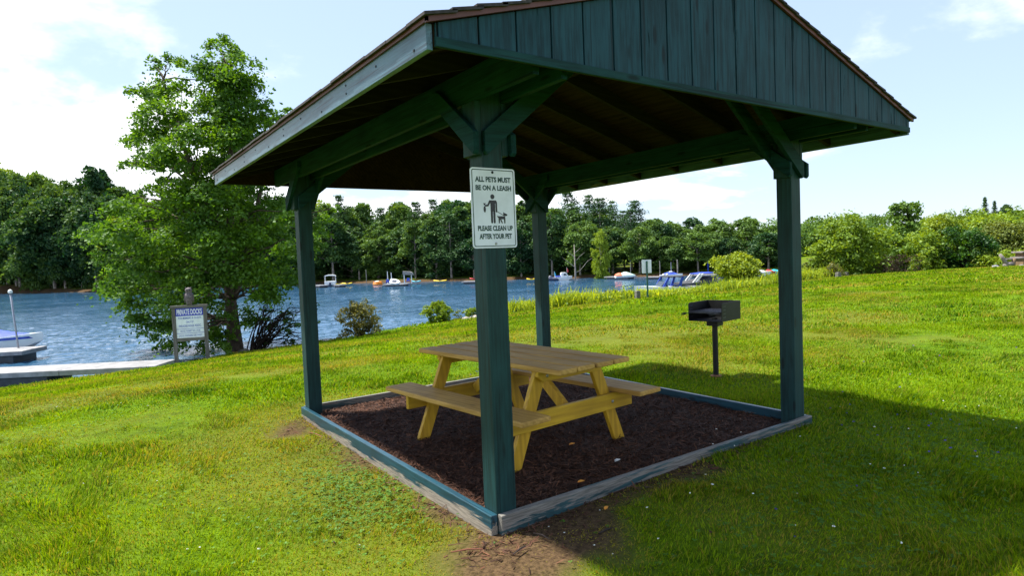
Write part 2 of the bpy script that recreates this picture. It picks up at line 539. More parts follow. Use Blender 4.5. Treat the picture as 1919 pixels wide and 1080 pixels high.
TEAL = (0.0052, 0.034, 0.0365)
M = dict(
    post=paint('teal_paint_upright', 'z', TEAL, 0.0, 0.6, spec=0.28),
    gable=paint('teal_paint_gable', 'z', (0.0075, 0.040, 0.058), 0.20, 0.65, under=(0.005, 0.020, 0.028), streak=0.40, spec=0.2),
    beam=paint('teal_paint_beam', 'y', TEAL, 0.0, 0.75, spec=0.12),
    teal_x=paint('teal_paint_cross', 'x', TEAL, 0.0, 0.7, spec=0.16),
    fascia=paint('teal_paint_fascia', 'y', (0.050, 0.112, 0.155), 0.05, 0.42),
    frame_y=paint('worn_teal_board_long', 'y', (0.009, 0.050, 0.076), 0.48, 0.32, under=(0.25, 0.22, 0.18), low=0.20),
    frame_x=paint('worn_teal_board_cross', 'x', (0.014, 0.055, 0.065), 0.70, 0.5, under=(0.17, 0.16, 0.142)),
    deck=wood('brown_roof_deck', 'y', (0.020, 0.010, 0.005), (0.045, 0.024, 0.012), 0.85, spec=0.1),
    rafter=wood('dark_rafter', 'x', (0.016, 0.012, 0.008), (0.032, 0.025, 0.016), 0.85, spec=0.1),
    shingle=plain('dark_asphalt_shingle', (0.035, 0.028, 0.032), 0.9, 0, 0.5, 30),
    drip=plain('red_brown_metal_edge', (0.105, 0.028, 0.020), 0.5),
    bolt=plain('zinc_screw', (0.35, 0.36, 0.38), 0.35, 0.9),
    tbl_top=wood('tan_table_plank', 'y', (0.40, 0.225, 0.055), (0.60, 0.37, 0.105), 0.6, spec=0.2),
    tbl_y=wood('yellow_pine_long', 'y', (0.44, 0.24, 0.014), (0.66, 0.40, 0.024), 0.55),
    tbl_x=wood('yellow_pine_cross', 'x', (0.44, 0.245, 0.014), (0.68, 0.42, 0.024), 0.55),
    tbl_z=wood('yellow_pine_upright', 'z', (0.44, 0.24, 0.014), (0.68, 0.41, 0.024), 0.55),
    black=plain('black_grill_steel', (0.006, 0.007, 0.008), 0.55, 0.3, 0.4, 14),
    grate=plain('steel_grate', (0.05, 0.055, 0.08), 0.4, 0.6, 0.4, 14),
    rust=plain('rusty_base', (0.26, 0.12, 0.05), 0.85, 0, 0.5, 18),
    signwhite=plain('sign_white', (0.68, 0.70, 0.82), 0.4, 0, 0.08, 7),
    signgreen=plain('sign_dark_green', (0.006, 0.045, 0.042), 0.45, 0, 0.05),
    signblack=plain('sign_black', (0.012, 0.012, 0.022), 0.45, 0, 0.05),
    signblue=plain('sign_blue', (0.012, 0.03, 0.48), 0.45, 0, 0.08),
    dockwhite=plain('dock_sign_white', (0.72, 0.77, 0.86), 0.5, 0, 0.08),
    lettblue=plain('faded_blue_lettering', (0.10, 0.15, 0.50), 0.5, 0, 0.08),
    grey=wood('weathered_grey_timber', 'z', (0.085, 0.08, 0.078), (0.19, 0.18, 0.175), 0.85, knots=False, spec=0.2),
    grey_x=wood('weathered_grey_rail', 'x', (0.085, 0.08, 0.078), (0.20, 0.19, 0.18), 0.85, knots=False, spec=0.2),
    owl=plain('brown_owl_plastic', (0.105, 0.085, 0.10), 0.7, 0, 0.6, 22),
    dock=plain('pale_dock_deck', (0.225, 0.225, 0.24), 0.75, 0, 0.25, 3),
    float_=plain('black_dock_float', (0.02, 0.03, 0.042), 0.5, 0, 0.4, 4),
    white=plain('white_gelcoat', (0.78, 0.80, 0.80), 0.3, 0, 0.06, 2),
    boatblack=plain('charcoal_boat_cover', (0.045, 0.047, 0.055), 0.8, 0, 0.3, 3),
    blue=plain('blue_canvas', (0.02, 0.06, 0.42), 0.7, 0, 0.2, 3),
    navy=plain('navy_vinyl', (0.015, 0.025, 0.07), 0.5, 0, 0.2, 3),
    teal_b=plain('turquoise_plastic', (0.02, 0.42, 0.55), 0.5),
    red=plain('red_plastic', (0.55, 0.03, 0.035), 0.5),
    orange=plain('orange_plastic', (0.85, 0.25, 0.01), 0.5),
    coral=plain('coral_boat_cover', (0.75, 0.18, 0.09), 0.6),
    yellow=plain('yellow_plastic', (0.80, 0.55, 0.01), 0.5),
    mint=plain('pale_mint_cover', (0.50, 0.66, 0.58), 0.6),
    glass=plain('dark_windscreen', (0.03, 0.04, 0.05), 0.1),
    steel=plain('galvanised_pole', (0.28, 0.30, 0.36), 0.4, 0.5),
    green_post=plain('green_steel_post', (0.008, 0.07, 0.055), 0.45),
    shed=plain('grey_shed_roof', (0.23, 0.22, 0.21), 0.8),
    stone=plain('grey_marker_stone', (0.12, 0.115, 0.10), 0.9, 0, 0.4, 8),
    palerock=plain('pale_rock', (0.42, 0.38, 0.32), 0.9, 0, 0.35, 5),
    bark=plain('tree_bark', (0.075, 0.058, 0.045), 0.95, 0, 0.5, 5, 0.1),
    darkbark=plain('dark_shrub_bark', (0.035, 0.028, 0.026), 0.95, 0, 0.5, 9, 0.1),
    farbark=plain('far_tree_bark', (0.27, 0.24, 0.21), 0.95, 0, 0.4, 1.5, 0.1),
    log=plain('bleached_log', (0.19, 0.165, 0.16), 0.9, 0, 0.3, 4),
    brownwood=plain('brown_kiosk_wood', (0.17, 0.11, 0.06), 0.8, 0, 0.3, 4),
    leaf_o=plain('fallen_orange_leaf', (0.75, 0.30, 0.03), 0.7),
    paper=plain('white_scrap', (0.75, 0.75, 0.72), 0.7),
    redstick=plain('red_brown_stick', (0.16, 0.05, 0.025), 0.8),
    maple=leafmat('maple_leaf', (0.012, 0.062, 0.010), (0.105, 0.225, 0.013), 0.48),
    broad=leafmat('far_broadleaf', (0.013, 0.055, 0.019), (0.110, 0.200, 0.028), 0.30, objvar=0.95),
    pine=leafmat('pine_needles', (0.012, 0.046, 0.018), (0.065, 0.145, 0.030), 0.18, objvar=0.4),
    bright=leafmat('bright_leaf', (0.07, 0.13, 0.010), (0.28, 0.36, 0.02), 0.42, objvar=0.2),
    lime=leafmat('lime_leaf', (0.075, 0.15, 0.013), (0.23, 0.33, 0.02), 0.40, objvar=0.5),
    olive=leafmat('olive_leaf', (0.04, 0.075, 0.014), (0.15, 0.19, 0.03), 0.35, objvar=0.4),
    rusty=leafmat('russet_leaf', (0.045, 0.065, 0.018), (0.18, 0.17, 0.045), 0.35, objvar=0.3),
    brownleaf=leafmat('brown_twiggy_leaf', (0.075, 0.05, 0.035), (0.19, 0.13, 0.085), 0.2, objvar=0.3),
    weed=leafmat('shore_weed', (0.10, 0.19, 0.012), (0.42, 0.50, 0.028), 0.42, objvar=0.0),
    clover=plain('white_clover', (0.75, 0.75, 0.68), 0.8),
    violet=plain('purple_flower', (0.10, 0.04, 0.42), 0.8),
)

# ------------------------------------------------------------------ lawn and all land: one sheet
FH = np.array([fwd[0], fwd[1]]); FH /= np.linalg.norm(FH)
RH = np.array([FH[1], -FH[0]])

def dryness(x, y):
    lush = sstep(x + 0.6 * fbm(x, y, 91, 3), 0.9, 2.6) * sstep(-y + 0.8 * fbm(x, y, 92, 3), -2.2, 0.2) * (1 - sstep(x, 6, 9))
    return (1 - 0.8 * lush) * sstep(0.62 * fbm(x * 0.55, y * 0.55, 5, 4) + 0.38 * fbm(x * 0.13 + 3, y * 0.13, 9, 3), 0.43, 0.66)


def dirtiness(x, y):
    """bare earth worn round the shelter frame"""
    n = fbm(x * 2.3, y * 2.3, 21, 4) - 0.5
    d1 = np.hypot((x + 0.02), (y + 0.30) * 1.0) - 0.50                # front corner
    d2 = np.hypot((x + 0.28) * 1.1, (y - 3.25) * 0.8) - 0.22          # by the left post
    d3 = np.abs(y + 0.20) - 0.19 + np.where((x < -0.1) | (x > 1.75), 9, 0) + 0.05 * x
    d4 = np.abs(x + 0.06) - 0.07 + np.where((y < 0.0) | (y > 3.4), 9, 0)
    d5 = np.hypot(x + 0.22, y + 0.42) - 0.40
    d = np.minimum(np.minimum(np.minimum(d1, d2), np.minimum(d3, d4)), d5)
    bed = (x > -0.05) & (x < PA + PW + 0.05) & (y > -0.05) & (y < PB + PW + 0.05)
    shade = np.hypot(x - 3.9, (y - 24.2)) - 2.2                     # bare soil under the big tree
    d = np.minimum(d, shade * 0.4)
    fd = np.where((x - C[0]) * FH[0] + (y - C[1]) * FH[1] > 55, seg_dist(x, y, far_s, False), 99.0)
    d = np.minimum(d, (fd - 3.0) * 0.3)
    return np.where(bed, 1.0, sstep(-d + n * 0.55, -0.10, 0.16))


ng = 470
s0 = 5.0
u = np.linspace(-math.asinh(1700 / s0), math.asinh(1700 / s0), ng)
gx = s0 * np.sinh(u)
X, Y = np.meshgrid(gx + 1.5, gx + 3.0, indexing='ij')
Z = ground_h(X.ravel(), Y.ravel()).reshape(X.shape)
Z += np.where(np.hypot(X - 1.5, Y - 1.5) > 3.2, (fbm(X * 0.7, Y * 0.7, 3, 3) - 0.5) * 0.05, 0)
bedm = (X > -0.0) & (X < PA + PW) & (Y > 0.0) & (Y < PB + PW)
Z = np.where(bedm, np.minimum(Z, -0.13), Z)
idx = np.arange(ng * ng).reshape(ng, ng)
quads = np.stack([idx[:-1, :-1], idx[1:, :-1], idx[1:, 1:], idx[:-1, 1:]], -1).reshape(-1, 4)
mt, t, b = new_mat('lawn_soil_and_turf')
at_d = N(t, 'ShaderNodeAttribute'); at_d.attribute_name = 'dry'
at_b = N(t, 'ShaderNodeAttribute'); at_b.attribute_name = 'bare'
oc = obj_coord(t, (1, 1, 1))
nn1 = noise(t, oc, 9.0, 6.0, 0.7)
nn2 = noise(t, oc, 1.3, 5.0, 0.6)
g = mixc(t, smooth(t, nn1, 0.3, 0.7), (0.022, 0.056, 0.003), (0.095, 0.175, 0.005))
g = mixc(t, smooth(t, nn2, 0.35, 0.7, 0, 0.6), g, (0.130, 0.215, 0.007))
g = mixc(t, math_node(t, 'MULTIPLY', at_d.outputs['Fac'], 0.55), g, (0.120, 0.105, 0.022))
nn3 = noise(t, oc, 38.0, 5.0, 0.75)
e = mixc(t, smooth(t, nn3, 0.3, 0.7), (0.030, 0.019, 0.011), (0.125, 0.080, 0.042))
c = mixc(t, at_b.outputs['Fac'], g, e)
L(t, c, b.inputs['Base Color'])
b.inputs['Roughness'].default_value = 0.95
b.inputs['Specular IOR Level'].default_value = 0.05
bump(t, b, math_node(t, 'ADD', nn1, nn3), 0.5, 0.03)
lawn = np_mesh('lawn', np.stack([X, Y, Z], -1).reshape(-1, 3), [quads], mt, attrs={'dry': ('POINT', dryness(X.ravel(), Y.ravel())), 'bare': ('POINT', dirtiness(X.ravel(), Y.ravel()))}, smoothf=True)
tag(lawn, kind='structure')

# ------------------------------------------------------------------ lake
mt, t, b = new_mat('rippled_lake_water')
oc = obj_coord(t, (1, 1, 1))
rot = N(t, 'ShaderNodeMapping'); rot.inputs['Rotation'].default_value = (0, 0, R(24)); rot.inputs['Scale'].default_value = (1.0, 1.9, 1.0)
L(t, oc, rot.inputs[0])
w1 = noise(t, rot.outputs[0], 1.5, 5.0, 0.62, 0.6)
w2 = noise(t, rot.outputs[0], 0.32, 3.0, 0.5, 0.3)
calm = smooth(t, noise(t, rot.outputs[0], 0.045, 2.0), 0.38, 0.62, 0.45, 1.0)
hgt = math_node(t, 'MULTIPLY', math_node(t, 'ADD', w1, math_node(t, 'MULTIPLY', w2, 0.9)), calm)
b.inputs['Base Color'].default_value = (0.03, 0.09, 0.17, 1)
b.inputs['Roughness'].default_value = 0.07
b.inputs['IOR'].default_value = 1.42
b.inputs['Specular Tint'].default_value = (0.92, 0.96, 1.0, 1)
bump(t, b, hgt, 0.6, 0.10)
# the sheet is finely divided where it is near, and really rippled
FH = np.array([fwd[0], fwd[1]]); FH /= np.linalg.norm(FH)
RH = np.array([FH[1], -FH[0]])
nv_, nl_ = 560, 430
vv = 13.0 * (210.0 / 13.0) ** np.linspace(0, 1, nv_)
ll = np.linspace(-1.15, 0.95, nl_)
VV, LL = np.meshgrid(vv, ll, indexing='ij')
wx = C[0] + FH[0] * VV + RH[0] * VV * LL; wy = C[1] + FH[1] * VV + RH[1] * VV * LL
ca, sa = math.cos(R(24)), math.sin(R(24))
rx_, ry_ = wx * ca + wy * sa, (-wx * sa + wy * ca) * 1.7
gust = 0.55 + 0.45 * sstep(fbm(wx * 0.05, wy * 0.05, 61, 2), 0.35, 0.6)
shore = sstep(seg_dist(wx.ravel(), wy.ravel(), far_s, False).reshape(wx.shape), 3, 22)
wz = WATER + gust * (0.25 + 0.75 * shore) * (0.115 * (fbm(rx_ * 0.9, ry_ * 0.9, 62, 3) - 0.5) + 0.080 * (fbm(rx_ * 3.1, ry_ * 3.1, 66, 2) - 0.5))
wi = np.arange(nv_ * nl_).reshape(nv_, nl_)
lake = np_mesh('lake', np.stack([wx, wy, wz], -1).reshape(-1, 3), [np.stack([wi[:-1, :-1], wi[:-1, 1:], wi[1:, 1:], wi[1:, :-1]], -1).reshape(-1, 4)], mt, smoothf=True)
tag(lake, kind='structure')

# ------------------------------------------------------------------ lawn grass blades
mt = bpy.data.materials.new('grass_blade'); mt.use_nodes = True
t = mt.node_tree; t.nodes.clear()
a1 = N(t, 'ShaderNodeAttribute'); a1.attribute_name = 'tint'
a2 = N(t, 'ShaderNodeAttribute'); a2.attribute_name = 'dry'
c = mixc(t, a1.outputs['Fac'], (0.028, 0.092, 0.002), (0.300, 0.440, 0.004))
c = mixc(t, a2.outputs['Fac'], c, (0.36, 0.275, 0.045))
d = N(t, 'ShaderNodeBsdfDiffuse'); L(t, c, d.inputs[0])
tr = N(t, 'ShaderNodeBsdfTranslucent'); L(t, mixc(t, 1.0, c, (1.25, 1.15, 0.5), 'MULTIPLY'), tr.inputs[0])
mx = N(t, 'ShaderNodeMixShader'); mx.inputs[0].default_value = 0.42
L(t, d.outputs[0], mx.inputs[1]); L(t, tr.outputs[0], mx.inputs[2])
gl = N(t, 'ShaderNodeBsdfGlossy'); gl.inputs['Roughness'].default_value = 0.5
m2 = N(t, 'ShaderNodeMixShader'); m2.inputs[0].default_value = 0.007
L(t, mx.outputs[0], m2.inputs[1]); L(t, gl.outputs[0], m2.inputs[2])
o = N(t, 'ShaderNodeOutputMaterial'); L(t, m2.outputs[0], o.inputs[0])
grass_mat = mt
FH = np.array([fwd[0], fwd[1]]); FH /= np.linalg.norm(FH)
RH = np.array([FH[1], -FH[0]])


def blades(rng, v0, v1, dens, h0, h1, w0, w1):
    area = 0.96 * (v1 * v1 - v0 * v0) + 2.4 * (v1 - v0)
    n = int(area * dens)
    v = np.sqrt(rng.uniform(v0 * v0, v1 * v1, n))
    lat = rng.uniform(-1, 1, n) * (0.96 * v + 1.2)
    x = C[0] + FH[0] * v + RH[0] * lat
    y = C[1] + FH[1] * v + RH[1] * lat
    bed = (x > -0.06) & (x < PA + PW + 0.06) & (y > -0.06) & (y < PB + PW + 0.06)
    bare = dirtiness(x, y)
    keep = (~bed) & (rng.random(n) > bare * 0.45)
    x, y, bare = x[keep], y[keep], bare[keep]
    z = ground_h(x, y)
    ok = (z > WATER + 0.06) & ~in_poly(x, y, lake_poly)
    x, y, z, bare = x[ok], y[ok], z[ok], bare[ok]
    n = len(x)
    dr = dryness(x, y)
    tuft = fbm(x * 2.6, y * 2.6, 33, 3)                      # taller, greener tufts
    tf = sstep(tuft, 0.52, 0.72)
    hh = rng.uniform(h0, h1, n) * (0.80 + 0.70 * tf) * (1 - 0.22 * dr) * (1 - 0.55 * bare)
    ww = rng.uniform(w0, w1, n)
    az = rng.uniform(0, 2 * np.pi, n)
    comb = fbm(x * 1.1, y * 1.1, 41, 2) * 9.0
    lean_az = np.where(rng.random(n) < 0.55, comb, rng.uniform(0, 2 * np.pi, n))
    lean = rng.uniform(0.25, 1.25, n) + 0.35 * bare
    dx, dy = np.cos(az) * ww / 2, np.sin(az) * ww / 2
    lx, ly = np.cos(lean_az), np.sin(lean_az)
    B = np.stack([x, y, z - 0.008], -1)
    side = np.stack([dx, dy, 0 * dx], -1)
    mid = B + np.stack([lx * np.sin(lean * 0.5) * hh * 0.5, ly * np.sin(lean * 0.5) * hh * 0.5, np.cos(lean * 0.5) * hh * 0.55], -1)
    tip = mid + np.stack([lx * np.sin(lean) * hh * 0.55, ly * np.sin(lean) * hh * 0.55, np.cos(lean) * hh * 0.5], -1)
    V = np.stack([B - side, B + side, mid + side * 0.8, mid - side * 0.8, tip], 1)
    tint = np.clip(0.46 + 0.80 * (rng.random(n) - 0.5) - 0.15 * tf + 0.55 * (fbm(x * 0.9, y * 0.9, 55, 3) - 0.5), 0, 1)
    dry = np.clip((rng.random(n) < (0.07 + 0.38 * dr + 0.95 * bare)) * rng.uniform(0.35, 1.0, n) + 0.14 * dr, 0, 1)
    return V, tint, dry


rg = np.random.default_rng(5)
parts_ = [blades(rg, 2.3, 4.2, 9500, 0.020, 0.056, 0.0032, 0.0068), blades(rg, 4.2, 7.0, 5200, 0.022, 0.058, 0.0045, 0.009),
          blades(rg, 7.0, 12.0, 2200, 0.026, 0.062, 0.008, 0.014), blades(rg, 12.0, 24.0, 480, 0.035, 0.08, 0.014, 0.026),
          blades(rg, 24.0, 52.0, 95, 0.045, 0.10, 0.04, 0.08)]
V = np.concatenate([p[0] for p in parts_]); n = len(V)
print('blades', n)
i0 = np.arange(n)[:, None] * 5
np_mesh('lawn_grass', V.reshape(-1, 3), [i0 + np.array([[0, 1, 2, 3]]), i0 + np.array([[3, 2, 4]])], grass_mat,
        attrs={'tint': ('POINT', np.repeat(np.concatenate([p[1] for p in parts_]), 5)), 'dry': ('POINT', np.repeat(np.concatenate([p[2] for p in parts_]), 5))})
tag(bpy.data.objects['lawn_grass'], 'short mown green lawn grass with dry straw patches', 'grass', kind='stuff')


# broad clover leaves near the left frame board and through the right-hand lawn
def leaflets(name, pts, rad, rng, mat, tint, per=3):
    n = len(pts)
    P = np.repeat(pts, per, 0)
    a = rng.uniform(0, 2 * np.pi, n)[:, None] + np.arange(per)[None] * 2 * np.pi / per
    a = a.ravel()
    r = np.repeat(rng.uniform(rad * 0.7, rad * 1.2, n), per)
    h = np.repeat(rng.uniform(0.015, 0.05, n), per)
    dirv = np.stack([np.cos(a), np.sin(a), rng.uniform(-0.2, 0.35, n * per)], -1)
    sd = np.stack([-np.sin(a), np.cos(a), rng.uniform(-0.3, 0.3, n * per)], -1)
    c0 = P + np.stack([0 * h, 0 * h, h], -1)
    V = np.stack([c0, c0 + dirv * r[:, None] * 0.6 - sd * r[:, None] * 0.5, c0 + dirv * r[:, None] * 1.1, c0 + dirv * r[:, None] * 0.6 + sd * r[:, None] * 0.5], 1)
    i = np.arange(n * per)[:, None] * 4 + np.array([[0, 1, 2, 3]])
    return np_mesh(name, V.reshape(-1, 3), [i], mat, attrs={'tint': ('POINT', np.repeat(np.repeat(np.clip(tint + rng.uniform(-0.3, 0.3, n), 0, 1), per), 4))})


clover_mat = leafmat('clover_leaf', (0.025, 0.085, 0.010), (0.10, 0.22, 0.016), 0.3, objvar=0.0)
rg = np.random.default_rng(8)
cp = []
for (cx_, cy_, sx_, sy_, k) in ((-0.38, 1.35, 0.20, 0.42, 620), (-0.5, 0.9, 0.28, 0.35, 420), (-0.9, 2.2, 0.5, 0.8, 260), (2.6, -0.9, 1.0, 0.35, 700), (3.8, -0.8, 0.9, 0.6, 600), (1.9, -1.3, 0.8, 0.3, 420), (-2.2, 4.6, 0.8, 0.6, 380), (-1.7, 6.4, 1.2, 0.5, 300)):
    cp.append(np.stack([rg.normal(cx_, sx_, k), rg.normal(cy_, sy_, k)], -1))
cp = np.concatenate(cp)
cp = cp[~((cp[:, 0] > -0.07) & (cp[:, 0] < PA + PW + 0.07) & (cp[:, 1] > -0.07) & (cp[:, 1] < PB + PW + 0.07))]
cp = np.column_stack([cp, ground_h(cp[:, 0], cp[:, 1])])
tag(leaflets('clover_leaves', cp, 0.014, rg, clover_mat, 0.5), 'small round clover leaves growing through the lawn', 'ground cover', kind='stuff')


def flowers(name, pts, r, mat):
    mb = MB()
    for p in pts:
        s = r * rnd.uniform(0.7, 1.25)
        for k in range(7):
            a = rnd.uniform(0, 6.28); e_ = rnd.uniform(0.1, 1.3)
            dv = Vector((math.cos(a) * math.cos(e_), math.sin(a) * math.cos(e_), math.sin(e_)))
            w = dv.orthogonal().normalized() * s * 0.45
            q = Vector(p) + Vector((0, 0, 0.045))
            mb.add([q, q + dv * s * 0.6 + w, q + dv * s * 1.15, q + dv * s * 0.6 - w], [(0, 1, 2, 3)])
    return mb.build(name, mat)


def scatter_px(boxes):
    out = []
    for (x0, x1, y0, y1, k) in boxes:
        for _ in range(k):
            p = on_z(rnd.uniform(x0, x1), rnd.uniform(y0, y1), -0.1)
            out.append((p[0], p[1], gz(p[0], p[1])))
    return out


fl = flowers('white_clover_flowers', scatter_px([(1300, 1919, 800, 1060, 20), (980, 1300, 930, 1075, 8), (1560, 1919, 720, 800, 6), (90, 380, 750, 775, 8), (100, 800, 800, 1060, 7)]), 0.007, M['clover'])
tag(fl, 'tiny white clover flowers dotted through the grass', 'wildflowers', kind='stuff')
fl = flowers('purple_wildflowers', scatter_px([(1540, 1700, 725, 835, 12), (1700, 1919, 785, 870, 14), (1420, 1760, 930, 1060, 3), (1200, 1460, 600, 640, 10), (860, 900, 690, 715, 6), (1500, 1919, 640, 720, 6)]), 0.0085, M['violet'])
tag(fl, 'tiny purple wildflowers dotted through the grass right of the shelter', 'wildflowers', kind='stuff')

# ------------------------------------------------------------------ bark mulch inside the frame
mt, t, b = new_mat('bark_mulch_chip')
am = N(t, 'ShaderNodeAttribute'); am.attribute_name = 'tint'
c = mixc(t, am.outputs['Fac'], (0.018, 0.0075, 0.0045), (0.185, 0.078, 0.042))
L(t, c, b.inputs['Base Color'])
b.inputs['Roughness'].default_value = 0.8
b.inputs['Specular IOR Level'].default_value = 0.25
rg = np.random.default_rng(3)
gxm, gym = np.meshgrid(np.linspace(0.0, PA + PW, 90), np.linspace(0.0, PB + PW, 100), indexing='ij')


def mulch_z(x, y):
    return -0.075 + 0.035 * (fbm(x * 1.6, y * 1.6, 71, 4) - 0.5) + 0.012 * (fbm(x * 9, y * 9, 75, 2) - 0.5)


base = np.stack([gxm, gym, mulch_z(gxm, gym) - 0.006], -1).reshape(-1, 3)
ii = np.arange(90 * 100).reshape(90, 100)
q0 = np.stack([ii[:-1, :-1], ii[1:, :-1], ii[1:, 1:], ii[:-1, 1:]], -1).reshape(-1, 4)
n0, n = 52000, 53100
x = rg.uniform(0.01, PA + PW - 0.01, n); y = rg.uniform(0.01, PB + PW - 0.01, n)
z = mulch_z(x, y) + rg.uniform(-0.006, 0.014, n)
# some chips kicked out over the boards
nk = n - n0
fr_ = rg.random(nk) < 0.55
off_ = -0.05 - rg.exponential(0.13, nk)
x[n0:] = np.where(fr_, rg.uniform(-0.3, 2.4, nk), off_); y[n0:] = np.where(fr_, off_, rg.uniform(-0.3, 3.6, nk))
z[n0:] = ground_h(x[n0:], y[n0:]) + rg.uniform(0.0, 0.012, nk)
az = rg.uniform(0, np.pi, n); ln = rg.gamma(3.0, 0.0065, n) + 0.006; wd_ = rg.uniform(0.003, 0.009, n)
tl = rg.normal(0, 0.28, n)
u_ = np.stack([np.cos(az) * np.cos(tl), np.sin(az) * np.cos(tl), np.sin(tl)], -1) * ln[:, None]
w_ = np.stack([-np.sin(az), np.cos(az), rg.normal(0, 0.4, n)], -1) * wd_[:, None] * 0.5
P = np.stack([x, y, z], -1)
V = np.stack([P - u_ - w_, P + u_ * 0.9 - w_ * 0.6, P + u_ + w_, P - u_ * 0.85 + w_], 1).reshape(-1, 3)
qc = np.arange(n)[:, None] * 4 + np.array([[0, 1, 2, 3]]) + len(base)
tint = np.concatenate([np.full(len(base), 0.10), np.repeat(np.clip(rg.gamma(2.0, 0.15, n), 0, 1), 4)])
mul = np_mesh('bark_mulch', np.concatenate([base, V]), [q0, qc], mt, attrs={'tint': ('POINT', tint)})
tag(mul, 'dark red brown bark mulch covering the shelter floor', 'mulch', kind='stuff')

# ------------------------------------------------------------------ picnic shelter
OV = 0.643                     # eave and gable overhang
XL, XR = -OV, PA + PW + OV     # eave lines
Y0, Y1 = -0.60, PB + PW + 0.60 # gable faces
XC = (XL + XR) / 2
SL = 0.300                     # roof slope
ZF = 2.394                     # underside of the fascia
ZD = 2.503                     # deck height at the eave
BT = 2.57                      # beam top


def deck_z(x):
    return ZD + SL * (min(x, 2 * XC - x) - XL)


PV = thing('picnic_shelter', 'open teal painted timber picnic shelter with a gabled shingle roof', 'shelter', (0, 0, 0))
for (x, y) in ((0, 0), (PA, 0), (0, PB), (PA, PB)):
    MB().box(x, x + PW, y, y + PW, -0.16, BT).build('post', M['post'], PV, bevel=0.006)
# beams along the eaves, one on each side of every post pair
for x in (-0.040, PW + 0.001, PA - 0.041, PA + PW):
    MB().box(x + 0.001, x + 0.040, -0.552, PB + PW + 0.55, 2.386, BT).build('beam', M['beam'], PV, bevel=0.003)
# filler blocks and knee braces
BZ = 2.078
for ix, x in enumerate((0, PA)):
    for iy, y in enumerate((0, PB)):
        sx = 1 if ix == 0 else -1
        sy = 1 if iy == 0 else -1
        cx_, cy_ = x + PW / 2, y + PW / 2
        # braces running along the gable direction (on both y faces of the post)
        for face in (-1, 1):
            ya = cy_ + face * PW / 2 + (0.001 if face > 0 else -0.039)
            a = cx_ - sx * PW / 2
            poly = [(a, BZ + 0.02), (a + sx * 0.015, BZ), (a + sx * 0.80, BZ + 0.64), (a + sx * 0.80, BZ + 0.80), (a + sx * 0.72, BZ + 0.72), (a, BZ + 0.135)]
            MB().prism(poly, ya, ya + 0.038, 'y').build('knee_brace', M['teal_x'], PV, bevel=0.003)
        # braces running along the eave direction (outside the beams)
        for face in (-1, 1):
            xa = cx_ + face * (PW / 2 + 0.040) + (0.0 if face > 0 else -0.036)
            a = cy_ - sy * PW / 2
            poly = [(a - sy * 0.038, BZ + 0.02), (a - sy * 0.02, BZ), (a + sy * 0.45, BZ + 0.39), (a + sy * 0.45, BZ + 0.45), (a + sy * 0.34, BZ + 0.42), (a - sy * 0.038, BZ + 0.125)]
            MB().prism(poly, xa, xa + 0.036, 'x').build('knee_brace', M['beam'], PV, bevel=0.003)
            xb = cx_ + face * PW / 2
            MB().box(min(xb, xb + face * 0.039), max(xb, xb + face * 0.039), y - 0.001, y + PW + 0.001, BZ + 0.004, 2.385).build('brace_block', M['post'], PV, bevel=0.003)
# roof deck (planks seen from below), rafters
TH = 0.022
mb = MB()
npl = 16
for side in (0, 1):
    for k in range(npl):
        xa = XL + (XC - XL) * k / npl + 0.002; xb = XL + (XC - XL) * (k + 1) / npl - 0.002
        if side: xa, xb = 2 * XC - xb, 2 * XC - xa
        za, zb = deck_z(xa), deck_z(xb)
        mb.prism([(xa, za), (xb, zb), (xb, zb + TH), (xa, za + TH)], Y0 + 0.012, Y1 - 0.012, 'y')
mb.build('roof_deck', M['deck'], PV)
nr = 9
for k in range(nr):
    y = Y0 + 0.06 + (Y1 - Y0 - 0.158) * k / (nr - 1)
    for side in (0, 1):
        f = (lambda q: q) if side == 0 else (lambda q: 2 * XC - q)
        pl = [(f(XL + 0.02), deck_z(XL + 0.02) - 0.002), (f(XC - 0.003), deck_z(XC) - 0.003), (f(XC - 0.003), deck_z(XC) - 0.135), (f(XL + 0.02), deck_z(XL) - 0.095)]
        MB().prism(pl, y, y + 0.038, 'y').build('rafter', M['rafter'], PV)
# ridge and collar ties
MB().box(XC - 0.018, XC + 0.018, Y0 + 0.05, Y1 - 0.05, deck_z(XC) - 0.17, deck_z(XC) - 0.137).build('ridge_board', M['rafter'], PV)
# shingles: overlapping courses
for side in (0, 1):
    mb = MB()
    f = (lambda q: q) if side == 0 else (lambda q: 2 * XC - q)
    nc = 17
    run = (XC - XL) + 0.03
    for k in range(nc):
        xa = XL - 0.03 + run * k / nc; xb = XL - 0.03 + run * (k + 1) / nc + 0.03
        xb = min(xb, XC)
        za = ZD + SL * (xa - XL) + TH + 0.003 + 0.016
        zb = ZD + SL * (xb - XL) + TH + 0.003 + 0.005
        yy = Y0 - 0.045
        while yy < Y1 + 0.045:
            w = rnd.uniform(0.14, 0.30)
            ye = min(yy + w, Y1 + 0.045)
            dz = rnd.uniform(-0.002, 0.003); dxx = rnd.uniform(-0.005, 0.004)
            mb.prism([(f(xa + dxx), za + dz - 0.014), (f(xa + dxx), za + dz), (f(xb), zb + dz), (f(xb), zb - 0.012)], yy, ye - 0.003, 'y')
            yy = ye
    mb.build('shingles', M['shingle'], PV)
mb = MB()
mb.prism([(XC - 0.13, deck_z(XC) - 0.13 * SL + 0.045), (XC, deck_z(XC) + 0.055), (XC + 0.13, deck_z(XC) - 0.13 * SL + 0.045), (XC, deck_z(XC) + 0.04)], Y0 - 0.05, Y1 + 0.05, 'y')
mb.build('ridge_cap', M['shingle'], PV)
